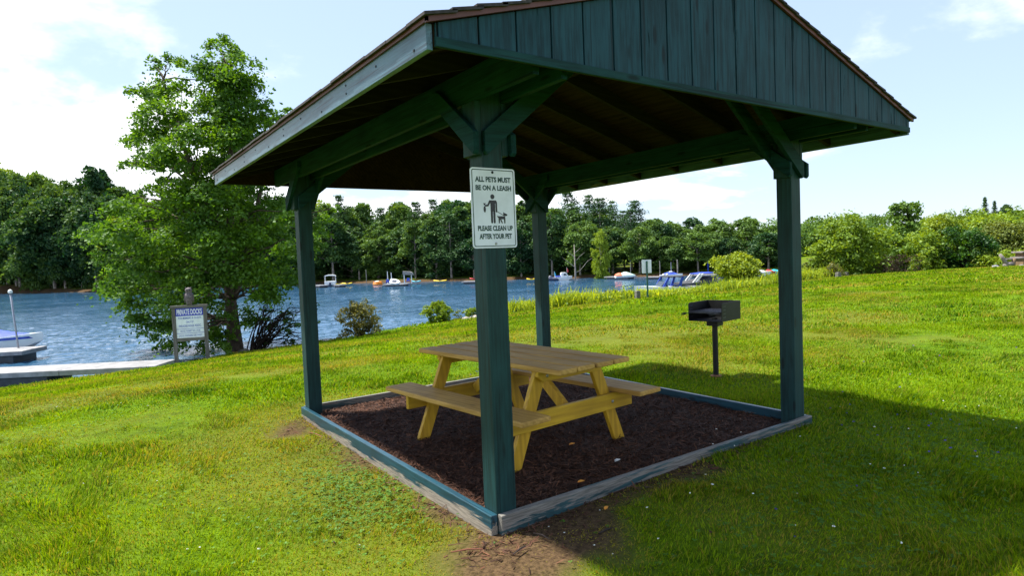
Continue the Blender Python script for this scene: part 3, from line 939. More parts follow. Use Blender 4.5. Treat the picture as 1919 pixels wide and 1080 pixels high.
# eave fascia and red-brown metal edge
for side in (0, 1):
    f = (lambda q: q) if side == 0 else (lambda q: 2 * XC - q)
    xs = sorted((f(XL), f(XL + 0.030)))
    MB().box(xs[0], xs[1], Y0, Y1, ZF, ZD + 0.004).build('fascia', M['fascia'], PV, bevel=0.003)
    xs = sorted((f(XL - 0.012), f(XL - 0.001)))
    MB().box(xs[0], xs[1], Y0 - 0.03, Y1 + 0.03, ZD + 0.002, ZD + 0.021).build('drip_edge', M['drip'], PV)
    for yy, sg in ((Y0, -1), (Y1, 1)):
        pl = [(f(XL - 0.012), ZD - 0.004), (f(XC), deck_z(XC) - 0.002), (f(XC), deck_z(XC) + 0.021), (f(XL - 0.012), ZD + 0.020)]
        ys = sorted((yy + sg * 0.014, yy + sg * 0.030))
        MB().prism(pl, ys[0], ys[1], 'y').build('drip_edge', M['drip'], PV)
for k in range(12):
    y = Y0 + 0.12 + k * 0.42
    for dz in ((0.030,), (0.075,), (0.04, 0.085))[k % 3]:
        MB().box(XL - 0.003, XL + 0.001, y - 0.005, y + 0.005, ZF + dz - 0.005, ZF + dz + 0.005).build('nail', M['black'], PV)
# gable panels: grooved siding, trim board below
GZ0 = 2.452
for yy, sg in ((Y0, -1), (Y1, 1)):
    mb = MB(); bk = MB()
    xs = [XL + 0.034]
    g0 = -0.594
    while g0 < XR - 0.06:
        if g0 > xs[0] + 0.01: xs.append(g0)
        g0 += 0.2098
    xs.append(XR - 0.034)
    ya, yb = sorted((yy, yy + sg * 0.013))
    for i in range(len(xs) - 1):
        a, b_ = xs[i] + 0.005, xs[i + 1] - 0.005
        if a < XC < b_:
            top = [(b_, deck_z(b_) - 0.004), (XC, deck_z(XC) - 0.004), (a, deck_z(a) - 0.004)]
        else:
            top = [(b_, deck_z(b_) - 0.004), (a, deck_z(a) - 0.004)]
        mb.prism([(a, GZ0), (b_, GZ0)] + top, ya, yb, 'y')
    mb.build('gable_panel', M['gable'], PV, bevel=0.0015, seg=1)
    ya, yb = sorted((yy - sg * 0.012, yy - sg * 0.001))
    bk.prism([(XL + 0.034, 2.412), (XR - 0.034, 2.412), (XR - 0.034, deck_z(XR - 0.034) - 0.006), (XC, deck_z(XC) - 0.006), (XL + 0.034, deck_z(XL + 0.034) - 0.006)], ya, yb, 'y')
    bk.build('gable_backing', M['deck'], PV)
    ya, yb = sorted((yy, yy + sg * 0.020))
    MB().box(XL + 0.036, XR - 0.030, ya, yb, 2.408, GZ0 - 0.001).build('gable_trim', M['teal_x'], PV, bevel=0.003)
# low board frame round the mulch
BTK = 0.045
MB().box(-BTK, -0.0005, -0.004, PB + PW, -0.145, 0.0).build('frame_board', M['frame_y'], PV, bevel=0.005)
MB().box(PA + PW + 0.0005, PA + PW + BTK, 0.0, PB + PW, -0.145, 0.0).build('frame_board', M['frame_y'], PV, bevel=0.005)
MB().box(0.003, PA + PW + BTK, -BTK, -0.0005, -0.145, 0.0).build('frame_board', M['frame_x'], PV, bevel=0.006)
MB().box(0.0, PA + PW + BTK, PB + PW + 0.0005, PB + PW + BTK, -0.145, 0.0).build('frame_board', M['frame_x'], PV, bevel=0.005)


# ------------------------------------------------------------------ lettering
def text_mesh(name, body, width, height, mat, parent, loc, rotm, depth=0.0008, boldness=0.0):
    """flat lettering stretched to a given width and cap height; centred on loc in the plane of rotm (3x3: right, up, out)"""
    cu = bpy.data.curves.new(name, 'FONT')
    cu.body = body
    cu.offset = boldness
    cu.resolution_u = 3
    ob = bpy.data.objects.new(name, cu)
    COL.objects.link(ob)
    dg = bpy.context.evaluated_depsgraph_get()
    me = bpy.data.meshes.new_from_object(ob.evaluated_get(dg))
    bpy.data.objects.remove(ob); bpy.data.curves.remove(cu)
    co = np.empty(len(me.vertices) * 3, np.float32); me.vertices.foreach_get('co', co); co = co.reshape(-1, 3)
    lo, hi = co.min(0), co.max(0)
    lx = ((co[:, 0] - (lo[0] + hi[0]) / 2) / (hi[0] - lo[0])) * width
    ly = ((co[:, 1] - (lo[1] + hi[1]) / 2) / (hi[1] - lo[1])) * height
    P = np.array(loc)[None] + lx[:, None] * np.array(rotm[0])[None] + ly[:, None] * np.array(rotm[1])[None] + depth * np.array(rotm[2])[None]
    me.vertices.foreach_set('co', P.astype(np.float32).ravel())
    me.update()
    me.materials.clear(); me.materials.append(mat)
    me.name = name
    return link(bpy.data.objects.new(name, me), parent)


def rrect(w, h, r, n=5):
    pts = []
    for cx_, cy_, a0 in ((w / 2 - r, h / 2 - r, 0), (-w / 2 + r, h / 2 - r, 90), (-w / 2 + r, -h / 2 + r, 180), (w / 2 - r, -h / 2 + r, 270)):
        for k in range(n + 1):
            a = R(a0 + 90 * k / n)
            pts.append((cx_ + r * math.cos(a), cy_ + r * math.sin(a)))
    return pts


# ------------------------------------------------------------------ pet sign on the front post
SX0, SZ0, SW, SH = -0.0896, 1.5509, 0.305, 0.457
PS = thing('pet_sign', 'white metal sign about leashed pets with green lettering on the front post', 'sign', (SX0 + SW / 2, -0.004, SZ0 + SH / 2))
MB().prism(rrect(SW, SH, 0.018), -0.003, 0.0, 'y').build('panel', M['signwhite'], PS)
mb = MB()
o_, i_ = rrect(SW - 0.018, SH - 0.018, 0.012), rrect(SW - 0.028, SH - 0.028, 0.008)
nv = len(o_)
mb.add([(p[0], -0.0036, p[1]) for p in o_] + [(p[0], -0.0036, p[1]) for p in i_], [(k, (k + 1) % nv, nv + (k + 1) % nv, nv + k) for k in range(nv)])
mb.build('border', M['signgreen'], PS)
RM = ((1, 0, 0), (0, 0, 1), (0, -1, 0))


def suv(u, v):
    return (SW * (u - 0.5), -0.0032, SH * (0.5 - v))


for body, u, v, w, h in (('ALL PETS MUST', 0.50, 0.143, 0.80, 0.068), ('BE ON A LEASH', 0.505, 0.248, 0.80, 0.066), ('PLEASE CLEAN UP', 0.515, 0.752, 0.79, 0.066), ('AFTER YOUR PET', 0.515, 0.853, 0.735, 0.068)):
    text_mesh('lettering', body, w * SW, h * SH, M['signgreen'], PS, suv(u, v), RM, 0.0008, 0.045)
# pictogram: a figure with a bag and a leashed dog
mb = MB()


def disc(u, v, ru, rv, n=18):
    pts = [suv(u + ru * math.cos(2 * math.pi * k / n), v + rv * math.sin(2 * math.pi * k / n)) for k in range(n)]
    mb.add([(p[0], p[1] - 0.0008, p[2]) for p in pts], [tuple(range(n))])


def pg(*uv):
    mb.add([(q[0], q[1] - 0.0008, q[2]) for q in (suv(*k) for k in uv)], [tuple(range(len(uv)))])


disc(0.468, 0.357, 0.046, 0.031)
pg((0.375, 0.425), (0.395, 0.402), (0.545, 0.402), (0.568, 0.425), (0.568, 0.545), (0.548, 0.556), (0.532, 0.545), (0.530, 0.44), (0.522, 0.44), (0.522, 0.54), (0.418, 0.54), (0.418, 0.44), (0.408, 0.44), (0.372, 0.478), (0.300, 0.482), (0.295, 0.462), (0.352, 0.455))
pg((0.418, 0.538), (0.466, 0.538), (0.464, 0.678), (0.452, 0.690), (0.430, 0.690), (0.420, 0.678))
pg((0.474, 0.538), (0.522, 0.538), (0.520, 0.678), (0.510, 0.690), (0.488, 0.690), (0.478, 0.678))
pg((0.262, 0.435), (0.286, 0.442), (0.312, 0.435), (0.300, 0.465), (0.272, 0.465))
disc(0.287, 0.515, 0.026, 0.040)
pg((0.552, 0.542), (0.560, 0.537), (0.708, 0.586), (0.700, 0.592))
pg((0.550, 0.596), (0.588, 0.600), (0.735, 0.600), (0.745, 0.612), (0.742, 0.690), (0.716, 0.690), (0.712, 0.640), (0.650, 0.638), (0.688, 0.690), (0.660, 0.690), (0.620, 0.640), (0.616, 0.690), (0.590, 0.690), (0.588, 0.625), (0.570, 0.612))
pg((0.700, 0.548), (0.720, 0.556), (0.795, 0.576), (0.790, 0.594), (0.745, 0.600), (0.700, 0.594))
mb.build('pictogram', M['signblack'], PS)
for v in (0.053, 0.945):
    p = suv(0.49 if v < 0.5 else 0.51, v)
    MB().lathe([(0.008, 0), (0.008, 0.002), (0.0045, 0.004)], 12, Matrix.Translation((p[0], -0.003, p[2])) @ Matrix.Rotation(R(90), 4, 'X')).build('screw', M['bolt'] if v > 0.5 else M['black'], PS)

# ------------------------------------------------------------------ picnic table
TT = thing('picnic_table', 'yellow pine picnic table with attached benches on the mulch', 'picnic table', (1.142, 1.375, 0), R(4.9))
hw, hl = 0.395, 0.945                     # half width, half length
zt = 0.680
zg = -0.078
for k in range(4):
    x0 = -hw + k * 0.1985
    MB().box(x0, x0 + 0.180, -hl + 0.006 * (k % 2), hl, zt - 0.040, zt).build('table_plank', M['tbl_top'], TT, bevel=0.010)
for s in (-1, 1):
    xc = s * 0.625
    MB().box(xc - 0.135, xc + 0.135, -hl, hl, 0.338, 0.378).build('bench_plank', M['tbl_top'], TT, bevel=0.010)
for e_ in (-1, 1):
    yl = e_ * 0.62                        # leg plane
    for s in (-1, 1):
        bx, tx = s * 0.585, s * 0.285
        dxl = 0.052 * 1.14
        poly = [(bx - dxl, zg), (bx + dxl, zg), (tx + dxl, zt - 0.041), (tx - dxl, zt - 0.041)]
        ya = yl - 0.020
        MB().prism(poly, ya, ya + 0.040, 'y').build('leg', M['tbl_z'], TT, bevel=0.004)
    yo = yl + e_ * 0.041
    ya, yb = sorted((yo - 0.020, yo + 0.020))
    MB().prism([(-0.36, zt - 0.041), (0.36, zt - 0.041), (0.36, zt - 0.085), (0.31, zt - 0.128), (-0.31, zt - 0.128), (-0.36, zt - 0.085)], ya, yb, 'y').build('top_cleat', M['tbl_x'], TT, bevel=0.003)
    MB().box(-0.705, 0.705, ya, yb, 0.205, 0.337).build('bench_support', M['tbl_x'], TT, bevel=0.004)
    for s in (-1, 1):
        MB().lathe([(0.013, 0), (0.013, 0.004), (0.006, 0.008)], 10, Matrix.Translation((s * 0.455, yo + e_ * 0.020, 0.27)) @ Matrix.Rotation(R(90 if e_ < 0 else -90), 4, 'X')).build('bolt', M['bolt'], TT)
        MB().lathe([(0.013, 0), (0.013, 0.004), (0.006, 0.008)], 10, Matrix.Translation((s * 0.27, yo + e_ * 0.020, zt - 0.085)) @ Matrix.Rotation(R(90 if e_ < 0 else -90), 4, 'X')).build('bolt', M['bolt'], TT)
    # diagonal brace from the middle of the top down to the bench support
    d0, d1 = Vector((0, e_ * 0.16, zt - 0.045)), Vector((0, yl - e_ * 0.022, 0.275))
    dr = (d1 - d0).normalized(); nrm = Vector((0, -dr.z, dr.y)) * 0.045
    MB().prism([((d0 + nrm).y, (d0 + nrm).z), ((d1 + nrm).y, (d1 + nrm).z), ((d1 - nrm).y, (d1 - nrm).z), ((d0 - nrm).y, (d0 - nrm).z)], -0.020, 0.020, 'x').build('diagonal_brace', M['tbl_z'], TT, bevel=0.003)
MB().box(-0.36, 0.36, -0.020, 0.020, zt - 0.13, zt - 0.041).build('top_cleat', M['tbl_x'], TT, bevel=0.003)

# ------------------------------------------------------------------ pedestal grill
gp_ = on_z(1342, 707, -0.1)
gpz = gz(gp_[0], gp_[1])
GR = thing('park_grill', 'black steel charcoal grill on a single post in the lawn', 'grill', (gp_[0], gp_[1], gpz), 0)
MB().tube([(0, 0, -0.02), (0, 0, 0.74)], 0.034, 14).build('pedestal', M['black'], GR, smoothf=False)
MB().lathe([(0.075, -0.01), (0.07, 0.012), (0.045, 0.022)], 12).build('footing', M['rust'], GR)
GA = math.atan2(FH[1], FH[0])            # straight away from the camera
Mg = Matrix.Rotation(GA + R(-90) + R(45), 4, 'Z')   # box axes at 45 degrees to the line of sight
# local frame: x to the right-back side wall, y to the left-back; the open front looks along -x (left towards the camera)
Lx, Ly, zb, zh = 0.50, 0.44, 0.715, 0.225
wt = 0.006
def gbox(name, *a, mat='black', bevel=0.002):
    return MB().box(*a, M=Mg).build(name, M[mat], GR, bevel=bevel)


gbox('firebox_floor', -Lx / 2, Lx / 2, -Ly / 2, Ly / 2, zb, zb + wt)
gbox('back_wall', Lx / 2 - wt, Lx / 2, -Ly / 2, Ly / 2, zb + wt, zb + zh)
for s in (-1, 1):
    y0 = s * (Ly / 2 - wt)
    prof = [(-Lx / 2, zb + wt), (Lx / 2 - wt - 0.001, zb + wt), (Lx / 2 - wt - 0.001, zb + zh), (-Lx / 2 + 0.03, zb + zh), (-Lx / 2 + 0.008, zb + zh - 0.01), (-Lx / 2, zb + zh - 0.032)]
    ya, yb = sorted((y0, y0 + s * wt))
    MB().prism(prof, ya, yb, 'y', M=Mg).build('side_wall', M['black'], GR, bevel=0.0015)
    for k in range(4):
        zz = zb + 0.045 + k * 0.045
        yy = y0 + s * wt / 2
        gbox('slot', -Lx / 2 + 0.03, -Lx / 2 + 0.10, yy - wt / 2 - 0.0015, yy + wt / 2 + 0.0015, zz, zz + 0.010, mat='grate', bevel=0)
gt = MB()
zgr = zb + 0.112
for k in range(15):
    yy = -Ly / 2 + 0.03 + k * (Ly - 0.06) / 14
    gt.box(-Lx / 2 - 0.01, Lx / 2 - 0.05, yy - 0.005, yy + 0.005, zgr, zgr + 0.009, M=Mg)
gt.box(-Lx / 2 - 0.022, -Lx / 2 - 0.012, -Ly / 2 + 0.02, Ly / 2 - 0.02, zgr - 0.012, zgr + 0.014, M=Mg)
GT = gt.build('cooking_grate', M['grate'], GR)
for s in (-1, 1):
    hb = MB()
    yy = s * (Ly / 2 - 0.035)
    hb.tube([Mg @ Vector((-Lx / 2 - 0.016, yy, zgr)), Mg @ Vector((-Lx / 2 - 0.10, yy, zgr - 0.004)), Mg @ Vector((-Lx / 2 - 0.16, yy, zgr - 0.006))], 0.005, 8)
    coil = [Mg @ Vector((-Lx / 2 - 0.13 - 0.085 * k / 40, yy + 0.013 * math.cos(k * 0.785), zgr - 0.005 + 0.013 * math.sin(k * 0.785))) for k in range(41)]
    hb.tube(coil, 0.0032, 6)
    hb.build('grate_handle', M['black'], GT)
mb = MB()
mb.box(-0.075, 0.075, -0.075, 0.075, zb - 0.075, zb - 0.001, M=Mg)
mb.build('swivel_collar', M['black'], GR, bevel=0.006)

# ------------------------------------------------------------------ foliage generators
def leaf_quads(rng, centres, normals, size, aspect=0.62, tint=None, fold=0.0):
    n = len(centres)
    nrm = normals / np.maximum(np.linalg.norm(normals, axis=1, keepdims=True), 1e-6)
    r = rng.normal(size=(n, 3))
    a = np.cross(nrm, r); a /= np.maximum(np.linalg.norm(a, axis=1, keepdims=True), 1e-6)
    b = np.cross(nrm, a)
    s = (size * rng.uniform(0.65, 1.3, n))[:, None]
    a, b = a * s, b * s * aspect
    V = np.stack([centres - a * 0.5, centres + b * 0.5 - a * 0.08, centres + a * 0.5, centres - b * 0.5 - a * 0.08], 1)
    return V.reshape(-1, 3), np.arange(n)[:, None] * 4 + np.array([[0, 1, 2, 3]]), np.repeat(tint, 4)


def spray_cloud(rng, clumps, dens, leaf, flat=0.7, sub_r=0.36, up=0.55, tbase=0.5):
    """clumps (n,4): x,y,z,r -> leaf centres, normals, tint. Each clump is a set of flattened sprays so gaps stay open between them."""
    Cs, Ns, Ts = [], [], []
    for cx_, cy_, cz_, r in clumps:
        ns = max(3, int(7 * min(2.2, r * 1.2)))
        ct = rng.normal(0, 0.13)
        for k in range(ns):
            d = rng.normal(size=3); d /= np.linalg.norm(d)
            rr = r * rng.uniform(0.35, 0.95)
            c = np.array([cx_, cy_, cz_]) + d * rr * np.array([1, 1, flat])
            sr = r * sub_r * rng.uniform(0.7, 1.3)
            m_ = max(18, int(dens * sr * sr))
            p = rng.normal(size=(m_, 3)) * sr * np.array([0.62, 0.62, 0.26])
            # sprays droop outwards
            p[:, 2] -= 0.35 * np.hypot(p[:, 0], p[:, 1]) ** 2 / max(sr, 1e-3)
            nn = rng.normal(size=(m_, 3)) * 0.55 + d * 0.5 + np.array([0, 0, up])
            Cs.append(c + p); Ns.append(nn)
            Ts.append(np.clip(tbase + ct + rng.normal(0, 0.10) + rng.normal(0, 0.14, m_), 0, 1))
    return np.concatenate(Cs), np.concatenate(Ns), np.concatenate(Ts)


def crown_mesh(name, rng, clumps, dens, leaf, mat, parent=None, **kw):
    c, n, t_ = spray_cloud(rng, clumps, dens, leaf, **kw)
    V, Fq, T = leaf_quads(rng, c, n, leaf, 0.62, t_)
    return np_mesh(name, V, [Fq], mat, parent, attrs={'tint': ('POINT', T)})


def egg_clumps(rng, H, Rm, base, n, rel=0.27, shape=0.55):
    """clump centres over an egg-shaped crown of height H, radius Rm, starting at base*H"""
    out = []
    for k in range(n):
        h = base + (1 - base) * (k + rng.uniform(0, 1)) / n
        q = (h - base) / (1 - base)
        rad = Rm * (math.sin(math.pi * min(1, (q * 0.86 + 0.12))) ** shape)
        a = k * 2.399 + rng.uniform(-0.5, 0.5)
        rr = rad * math.sqrt(rng.uniform(0.15, 1.0)) * 0.94
        out.append((rr * math.cos(a), rr * math.sin(a), h * H - 0.1 * H * q, Rm * rel * rng.uniform(0.55, 1.5)))
    return np.array(out)


def limb(mb, a, b, r0, r1, sag=0.08, n=5, rng=None):
    a, b = Vector(a), Vector(b)
    Lg = (b - a).length
    pts, rad = [], []
    for k in range(n + 1):
        q = k / n
        p = a.lerp(b, q)
        p.z += math.sin(q * math.pi) * Lg * sag
        if rng is not None and 0 < k < n:
            p += Vector(rng.normal(0, Lg * 0.025, 3).tolist())
        pts.append(p); rad.append(r0 + (r1 - r0) * q)
    mb.tube(pts, rad, 6, cap=False)


# ------------------------------------------------------------------ the big maple at the water's edge
VT = 25.4
rg = np.random.default_rng(17)
tb = col_at(441, VT)
tb = Vector((*at(441, 656, VT)[:2].tolist(), 0)); tb.z = gz(tb.x, tb.y)
sil = [(405, 85, 30), (440, 92, 32), (392, 130, 38), (446, 132, 44), (418, 172, 48), (465, 182, 40), (487, 205, 28), (398, 212, 42), (452, 228, 44), (428, 262, 44), (388, 250, 33), (476, 255, 34), (512, 222, 18), (533, 207, 12), (505, 265, 18),
       (288, 122, 22), (318, 116, 20), (274, 170, 30), (308, 166, 33), (342, 160, 22), (283, 217, 36), (328, 212, 38), (264, 262, 26), (302, 266, 38), (345, 262, 36), (268, 298, 24), (303, 312, 32), (348, 308, 34), (238, 306, 16),
       (390, 302, 38), (432, 312, 38), (472, 302, 32), (502, 292, 24),
       (222, 378, 34), (262, 388, 42), (312, 382, 40), (352, 372, 42), (402, 372, 45), (452, 372, 40), (500, 382, 40), (538, 392, 28), (184, 432, 30), (224, 440, 42), (272, 440, 48), (322, 440, 48), (382, 432, 48), (440, 440, 48), (500, 440, 44), (538, 452, 32),
       (192, 488, 28), (240, 500, 42), (302, 500, 48), (360, 500, 48), (422, 500, 42), (482, 500, 44), (530, 500, 36), (562, 470, 26), (212, 540, 24), (262, 552, 36), (322, 562, 42), (382, 560, 32), (500, 545, 34), (546, 530, 20), (252, 590, 24), (292, 612, 30), (312, 642, 20), (276, 632, 16), (340, 640, 20), (395, 610, 22), (420, 585, 22), (590, 432, 26), (612, 402, 17), (628, 396, 9), (600, 460, 18),
       (300, 348, 22), (334, 345, 32), (380, 342, 36), (420, 348, 34), (462, 342, 34), (505, 335, 24), (330, 602, 26), (355, 615, 30), (402, 622, 28), (440, 603, 24), (472, 592, 26), (382, 642, 20), (425, 640, 18), (300, 240, 26), (420, 150, 34), (400, 300, 34), (456, 262, 34)]
cl = []
for px, py, r in sil:
    wid = 1.15 + 2.6 * sstep(np.array([float(py)]), 60, 420)[0] - 1.0 * sstep(np.array([float(py)]), 520, 640)[0]
    for off in (rg.uniform(0.1, 1.0) * wid, -rg.uniform(0.1, 1.0) * wid):
        p = at(px + rg.uniform(-7, 7), py + rg.uniform(-7, 7), VT + off)
        cl.append((*p, r * VT / F * rg.uniform(0.85, 1.1) * (0.97 if py < 330 else 1.0)))
cl = np.array(cl)
MT = thing('maple_tree', 'tall leafy green maple at the water edge behind the dock sign', 'tree', tb)
inv = Matrix.Translation(-tb)


def rel(p):
    return inv @ Vector([float(q) for q in p])


clr = cl.copy(); clr[:, :3] -= np.array(tb)
crown_mesh('crown', rg, clr, 920, 0.146, M['maple'], MT, flat=0.8, sub_r=0.46, up=0.6, tbase=0.5)
lead1 = [rel(at(x, y, VT)) for x, y in ((441, 662), (436, 600), (428, 520), (430, 440), (436, 340), (430, 230), (424, 120))]
lead2 = [rel(at(x, y, VT + d)) for x, y, d in ((430, 500, 0), (404, 420, -.3), (366, 330, -.5), (330, 240, -.4), (306, 150, -.3))]
lead3 = [rel(at(x, y, VT + d)) for x, y, d in ((438, 560, 0), (470, 450, .6), (490, 350, .9), (498, 270, .8))]
mb = MB()
mb.tube(lead1, [0.36, 0.25, 0.20, 0.16, 0.11, 0.07, 0.03], 10, cap=False)
mb.tube(lead2, [0.14, 0.12, 0.09, 0.06, 0.03], 8, cap=False)
mb.tube(lead3, [0.15, 0.11, 0.07, 0.03], 8, cap=False)
nodes = lead1[1:] + lead2 + lead3
for c_ in clr:
    e_ = Vector(c_[:3].tolist())
    best = min(nodes, key=lambda q: (q - e_).length + (3.0 if q.z > e_.z + 0.2 else 0) + 0.5 * max(0, e_.z - q.z - 2.5))
    limb(mb, best, e_, 0.014 + 0.010 * (best - e_).length, 0.006, 0.06, 5, rg)
mb.build('trunk', M['bark'], MT, smoothf=True)

# many-stemmed shrub fanning out beside the maple trunk
sb = Vector((*at(478, 655, 25.0)[:2].tolist(), 0)); sb.z = gz(sb.x, sb.y)
SB = thing('bare_stemmed_shrub', 'dark many stemmed shrub fanning out right of the maple trunk', 'shrub', sb)
mb = MB(); tips = []
for k in range(46):
    px, py = rg.uniform(480, 594), rg.uniform(552, 640)
    py = max(py, 560 + (px - 478) * 0.2 - 25)
    e_ = Vector(at(px, py, 25.0 + rg.uniform(-1.2, 1.0)).tolist()) - sb
    a = Vector((rg.normal(0, 0.14), rg.normal(0, 0.14), -0.05))
    limb(mb, a, e_, 0.028, 0.009, 0.14, 7, rg)
    tips.append((*e_, 0.22))
    for q in range(3):
        f = a.lerp(e_, rg.uniform(0.45, 0.85)); f.z += 0.10
        g2 = f + Vector(rg.normal(0, 0.32, 3).tolist()) + Vector((0.15, 0, 0.25))
        limb(mb, f, g2, 0.008, 0.003, 0.05, 3, rg)
        tips.append((*g2, 0.16))
mb.build('stems', M['darkbark'], SB, smoothf=True)
tp = np.array([q for q in tips if rg.random() < 0.16])
crown_mesh('foliage', rg, tp, 420, 0.10, M['maple'], SB, sub_r=0.6, tbase=0.5)


# ------------------------------------------------------------------ far-bank tree kinds (one of each is built, the rest are copies)
def broad_proto(seed, mat='broad', n=34, H=13.0, Rm=3.6, base=0.22, dens=95, leaf=0.46):
    r_ = np.random.default_rng(seed)
    root = bpy.data.objects.new('broadleaf_tree', None)
    cs = egg_clumps(r_, H, Rm, base, n)
    crown_mesh('crown', r_, cs, dens, leaf, M[mat], root, flat=0.8, sub_r=0.5, up=0.35, tbase=0.42)
    mb = MB()
    lean = r_.normal(0, 0.35, 2)
    pts = [Vector((0, 0, -0.6)), Vector((lean[0] * 0.2, lean[1] * 0.2, H * 0.25)), Vector((lean[0] * 0.6, lean[1] * 0.6, H * 0.55)), Vector((lean[0], lean[1], H * 0.9))]
    mb.tube(pts, [0.24, 0.18, 0.12, 0.03], 7, cap=False)
    for c_ in cs[::2]:
        z = max(H * base * 0.9, c_[2] - 0.35 * math.hypot(c_[0], c_[1]) - 0.6)
        limb(mb, (lean[0] * z / H, lean[1] * z / H, z), c_[:3], 0.07, 0.02, 0.05, 3)
    mb.build('trunk', M['farbark'], root, smoothf=True)
    return root


def pine_proto(seed, H=15.0, mat='pine', spruce=False):
    r_ = np.random.default_rng(seed)
    root = bpy.data.objects.new('spruce_tree' if spruce else 'pine_tree', None)
    Cs, Ns, Ts = [], [], []
    mb = MB()
    mb.tube([(0, 0, -0.6), (0, 0, H * 0.5), (0, 0, H * 0.98)], [0.24, 0.15, 0.03], 7, cap=False)
    nw = 24 if spruce else 15
    b0 = 0.10 if spruce else 0.24
    for w in range(nw):
        q = (w + r_.uniform(0, 0.6)) / nw
        z = H * (b0 + (1 - b0) * q)
        Lb = (H * 0.19 * (1 - q) + 0.2) if spruce else (H * 0.235 * (1 - q) ** 0.62 * r_.uniform(0.65, 1.15) + 0.35)
        nb = 7 if spruce else 5
        a0 = r_.uniform(0, 6.28)
        for b_ in range(nb):
            if not spruce and r_.random() < 0.12: continue
            a = a0 + b_ * 6.283 / nb + r_.normal(0, 0.2)
            Lq = Lb * r_.uniform(0.75, 1.1)
            rise = -0.25 if spruce else 0.22
            tip = np.array([math.cos(a) * Lq, math.sin(a) * Lq, z + rise * Lq])
            if w % 2 == 0 or not spruce:
                limb(mb, (0, 0, z), tip, 0.05, 0.012, 0.0, 2)
            mcount = int((40 if spruce else 75) * max(0.5, Lq / 2))
            f = r_.uniform(0.25, 1.05, mcount) ** 0.8
            cc = np.array([0, 0, z])[None] * (1 - f[:, None]) + tip[None] * f[:, None]
            wdt = (0.22 + 0.20 * Lq * f)[:, None]
            cc = cc + r_.normal(size=(mcount, 3)) * wdt * np.array([0.8, 0.8, 0.50])
            Cs.append(cc); Ns.append(r_.normal(size=(mcount, 3)) * 0.6 + np.array([math.cos(a) * 0.3, math.sin(a) * 0.3, 0.8]))
            Ts.append(np.clip(0.45 + r_.normal(0, 0.12) + r_.normal(0, 0.13, mcount), 0, 1))
    V, Fq, T = leaf_quads(r_, np.concatenate(Cs), np.concatenate(Ns), 0.50, 0.34, np.concatenate(Ts))
    np_mesh('crown', V, [Fq], M[mat], root, attrs={'tint': ('POINT', T)})
    mb.build('trunk', M['farbark'], root, smoothf=True)
    return root


PROTO = dict(b=[broad_proto(100 + k, H=13, Rm=(3.6, 4.1, 3.4, 4.4, 3.8)[k], base=(0.26, 0.30, 0.34, 0.22, 0.28)[k]) for k in range(5)],
             d=[broad_proto(150 + k, H=13, Rm=(4.0, 4.6, 3.7, 4.3)[k], base=0.03, n=42) for k in range(4)],
             p=[pine_proto(200 + k) for k in range(3)], s=[pine_proto(300, 12, spruce=True)],
             l=[broad_proto(400 + k, mat='lime', H=13, Rm=4.2, base=0.08, n=34, dens=95, leaf=0.42) for k in range(3)])


used_protos = set()


def tree(kind, k, loc, height, label, group, width=1.0, cat='tree'):
    pr = PROTO[kind][k % len(PROTO[kind])]
    H0 = 15.0 if kind == 'p' else 12.0 if kind == 's' else 13.0
    if pr.name not in used_protos:
        used_protos.add(pr.name)
        o = pr
        COL.objects.link(o)
    else:
        o = copy_tree(pr)
    s = height / H0
    o.location = loc
    o.rotation_euler = (0, 0, rnd.uniform(0, 6.28))
    o.scale = (s * width, s * width, s)
    tag(o, label, cat, group)
    return o


# top line of the far wood, read off as heights above the shore
TOPX = np.array([-300, -120, 0, 60, 120, 165, 200, 240, 400, 560, 600, 640, 680, 720, 780, 840, 880, 960, 1000, 1050, 1090, 1120, 1150, 1190, 1215, 1250, 1300, 1350, 1400, 1435, 1460, 1500, 1560])
TOPY = np.array([280, 292, 303, 318, 328, 338, 345, 352, 380, 384, 380, 382, 390, 388, 384, 377, 380, 378, 376, 378, 372, 376, 388, 385, 398, 410, 404, 402, 404, 414, 410, 440, 450])
W1 = 'dense dark green broadleaf tree of the shaded wood left of the maple'
W2 = 'dark green broadleaf tree of the far bank wood seen through the shelter'
W3 = 'dark green broadleaf tree of the far bank wood behind the moored boats at right'
W4 = 'tall feathery pine in the far bank wood right of the rear post'
W5 = 'tall thin pine standing out of the far bank wood left of the front post'


def col_of(x, y):
    d = np.array([x, y, 0.0]) - np.array([C[0], C[1], 0.0])
    return W_ / 2 + F * (d @ np.array([_rt[0], _rt[1], 0])) / (d @ np.array([FH[0], FH[1], 0]))


def wood_height(px, v, zg_):
    top = np.interp(px, TOPX, TOPY)
    return ((hor(px) - top) * v / F + C[2] - zg_) * (1.10 if 540 < px < 1000 else 1.04)


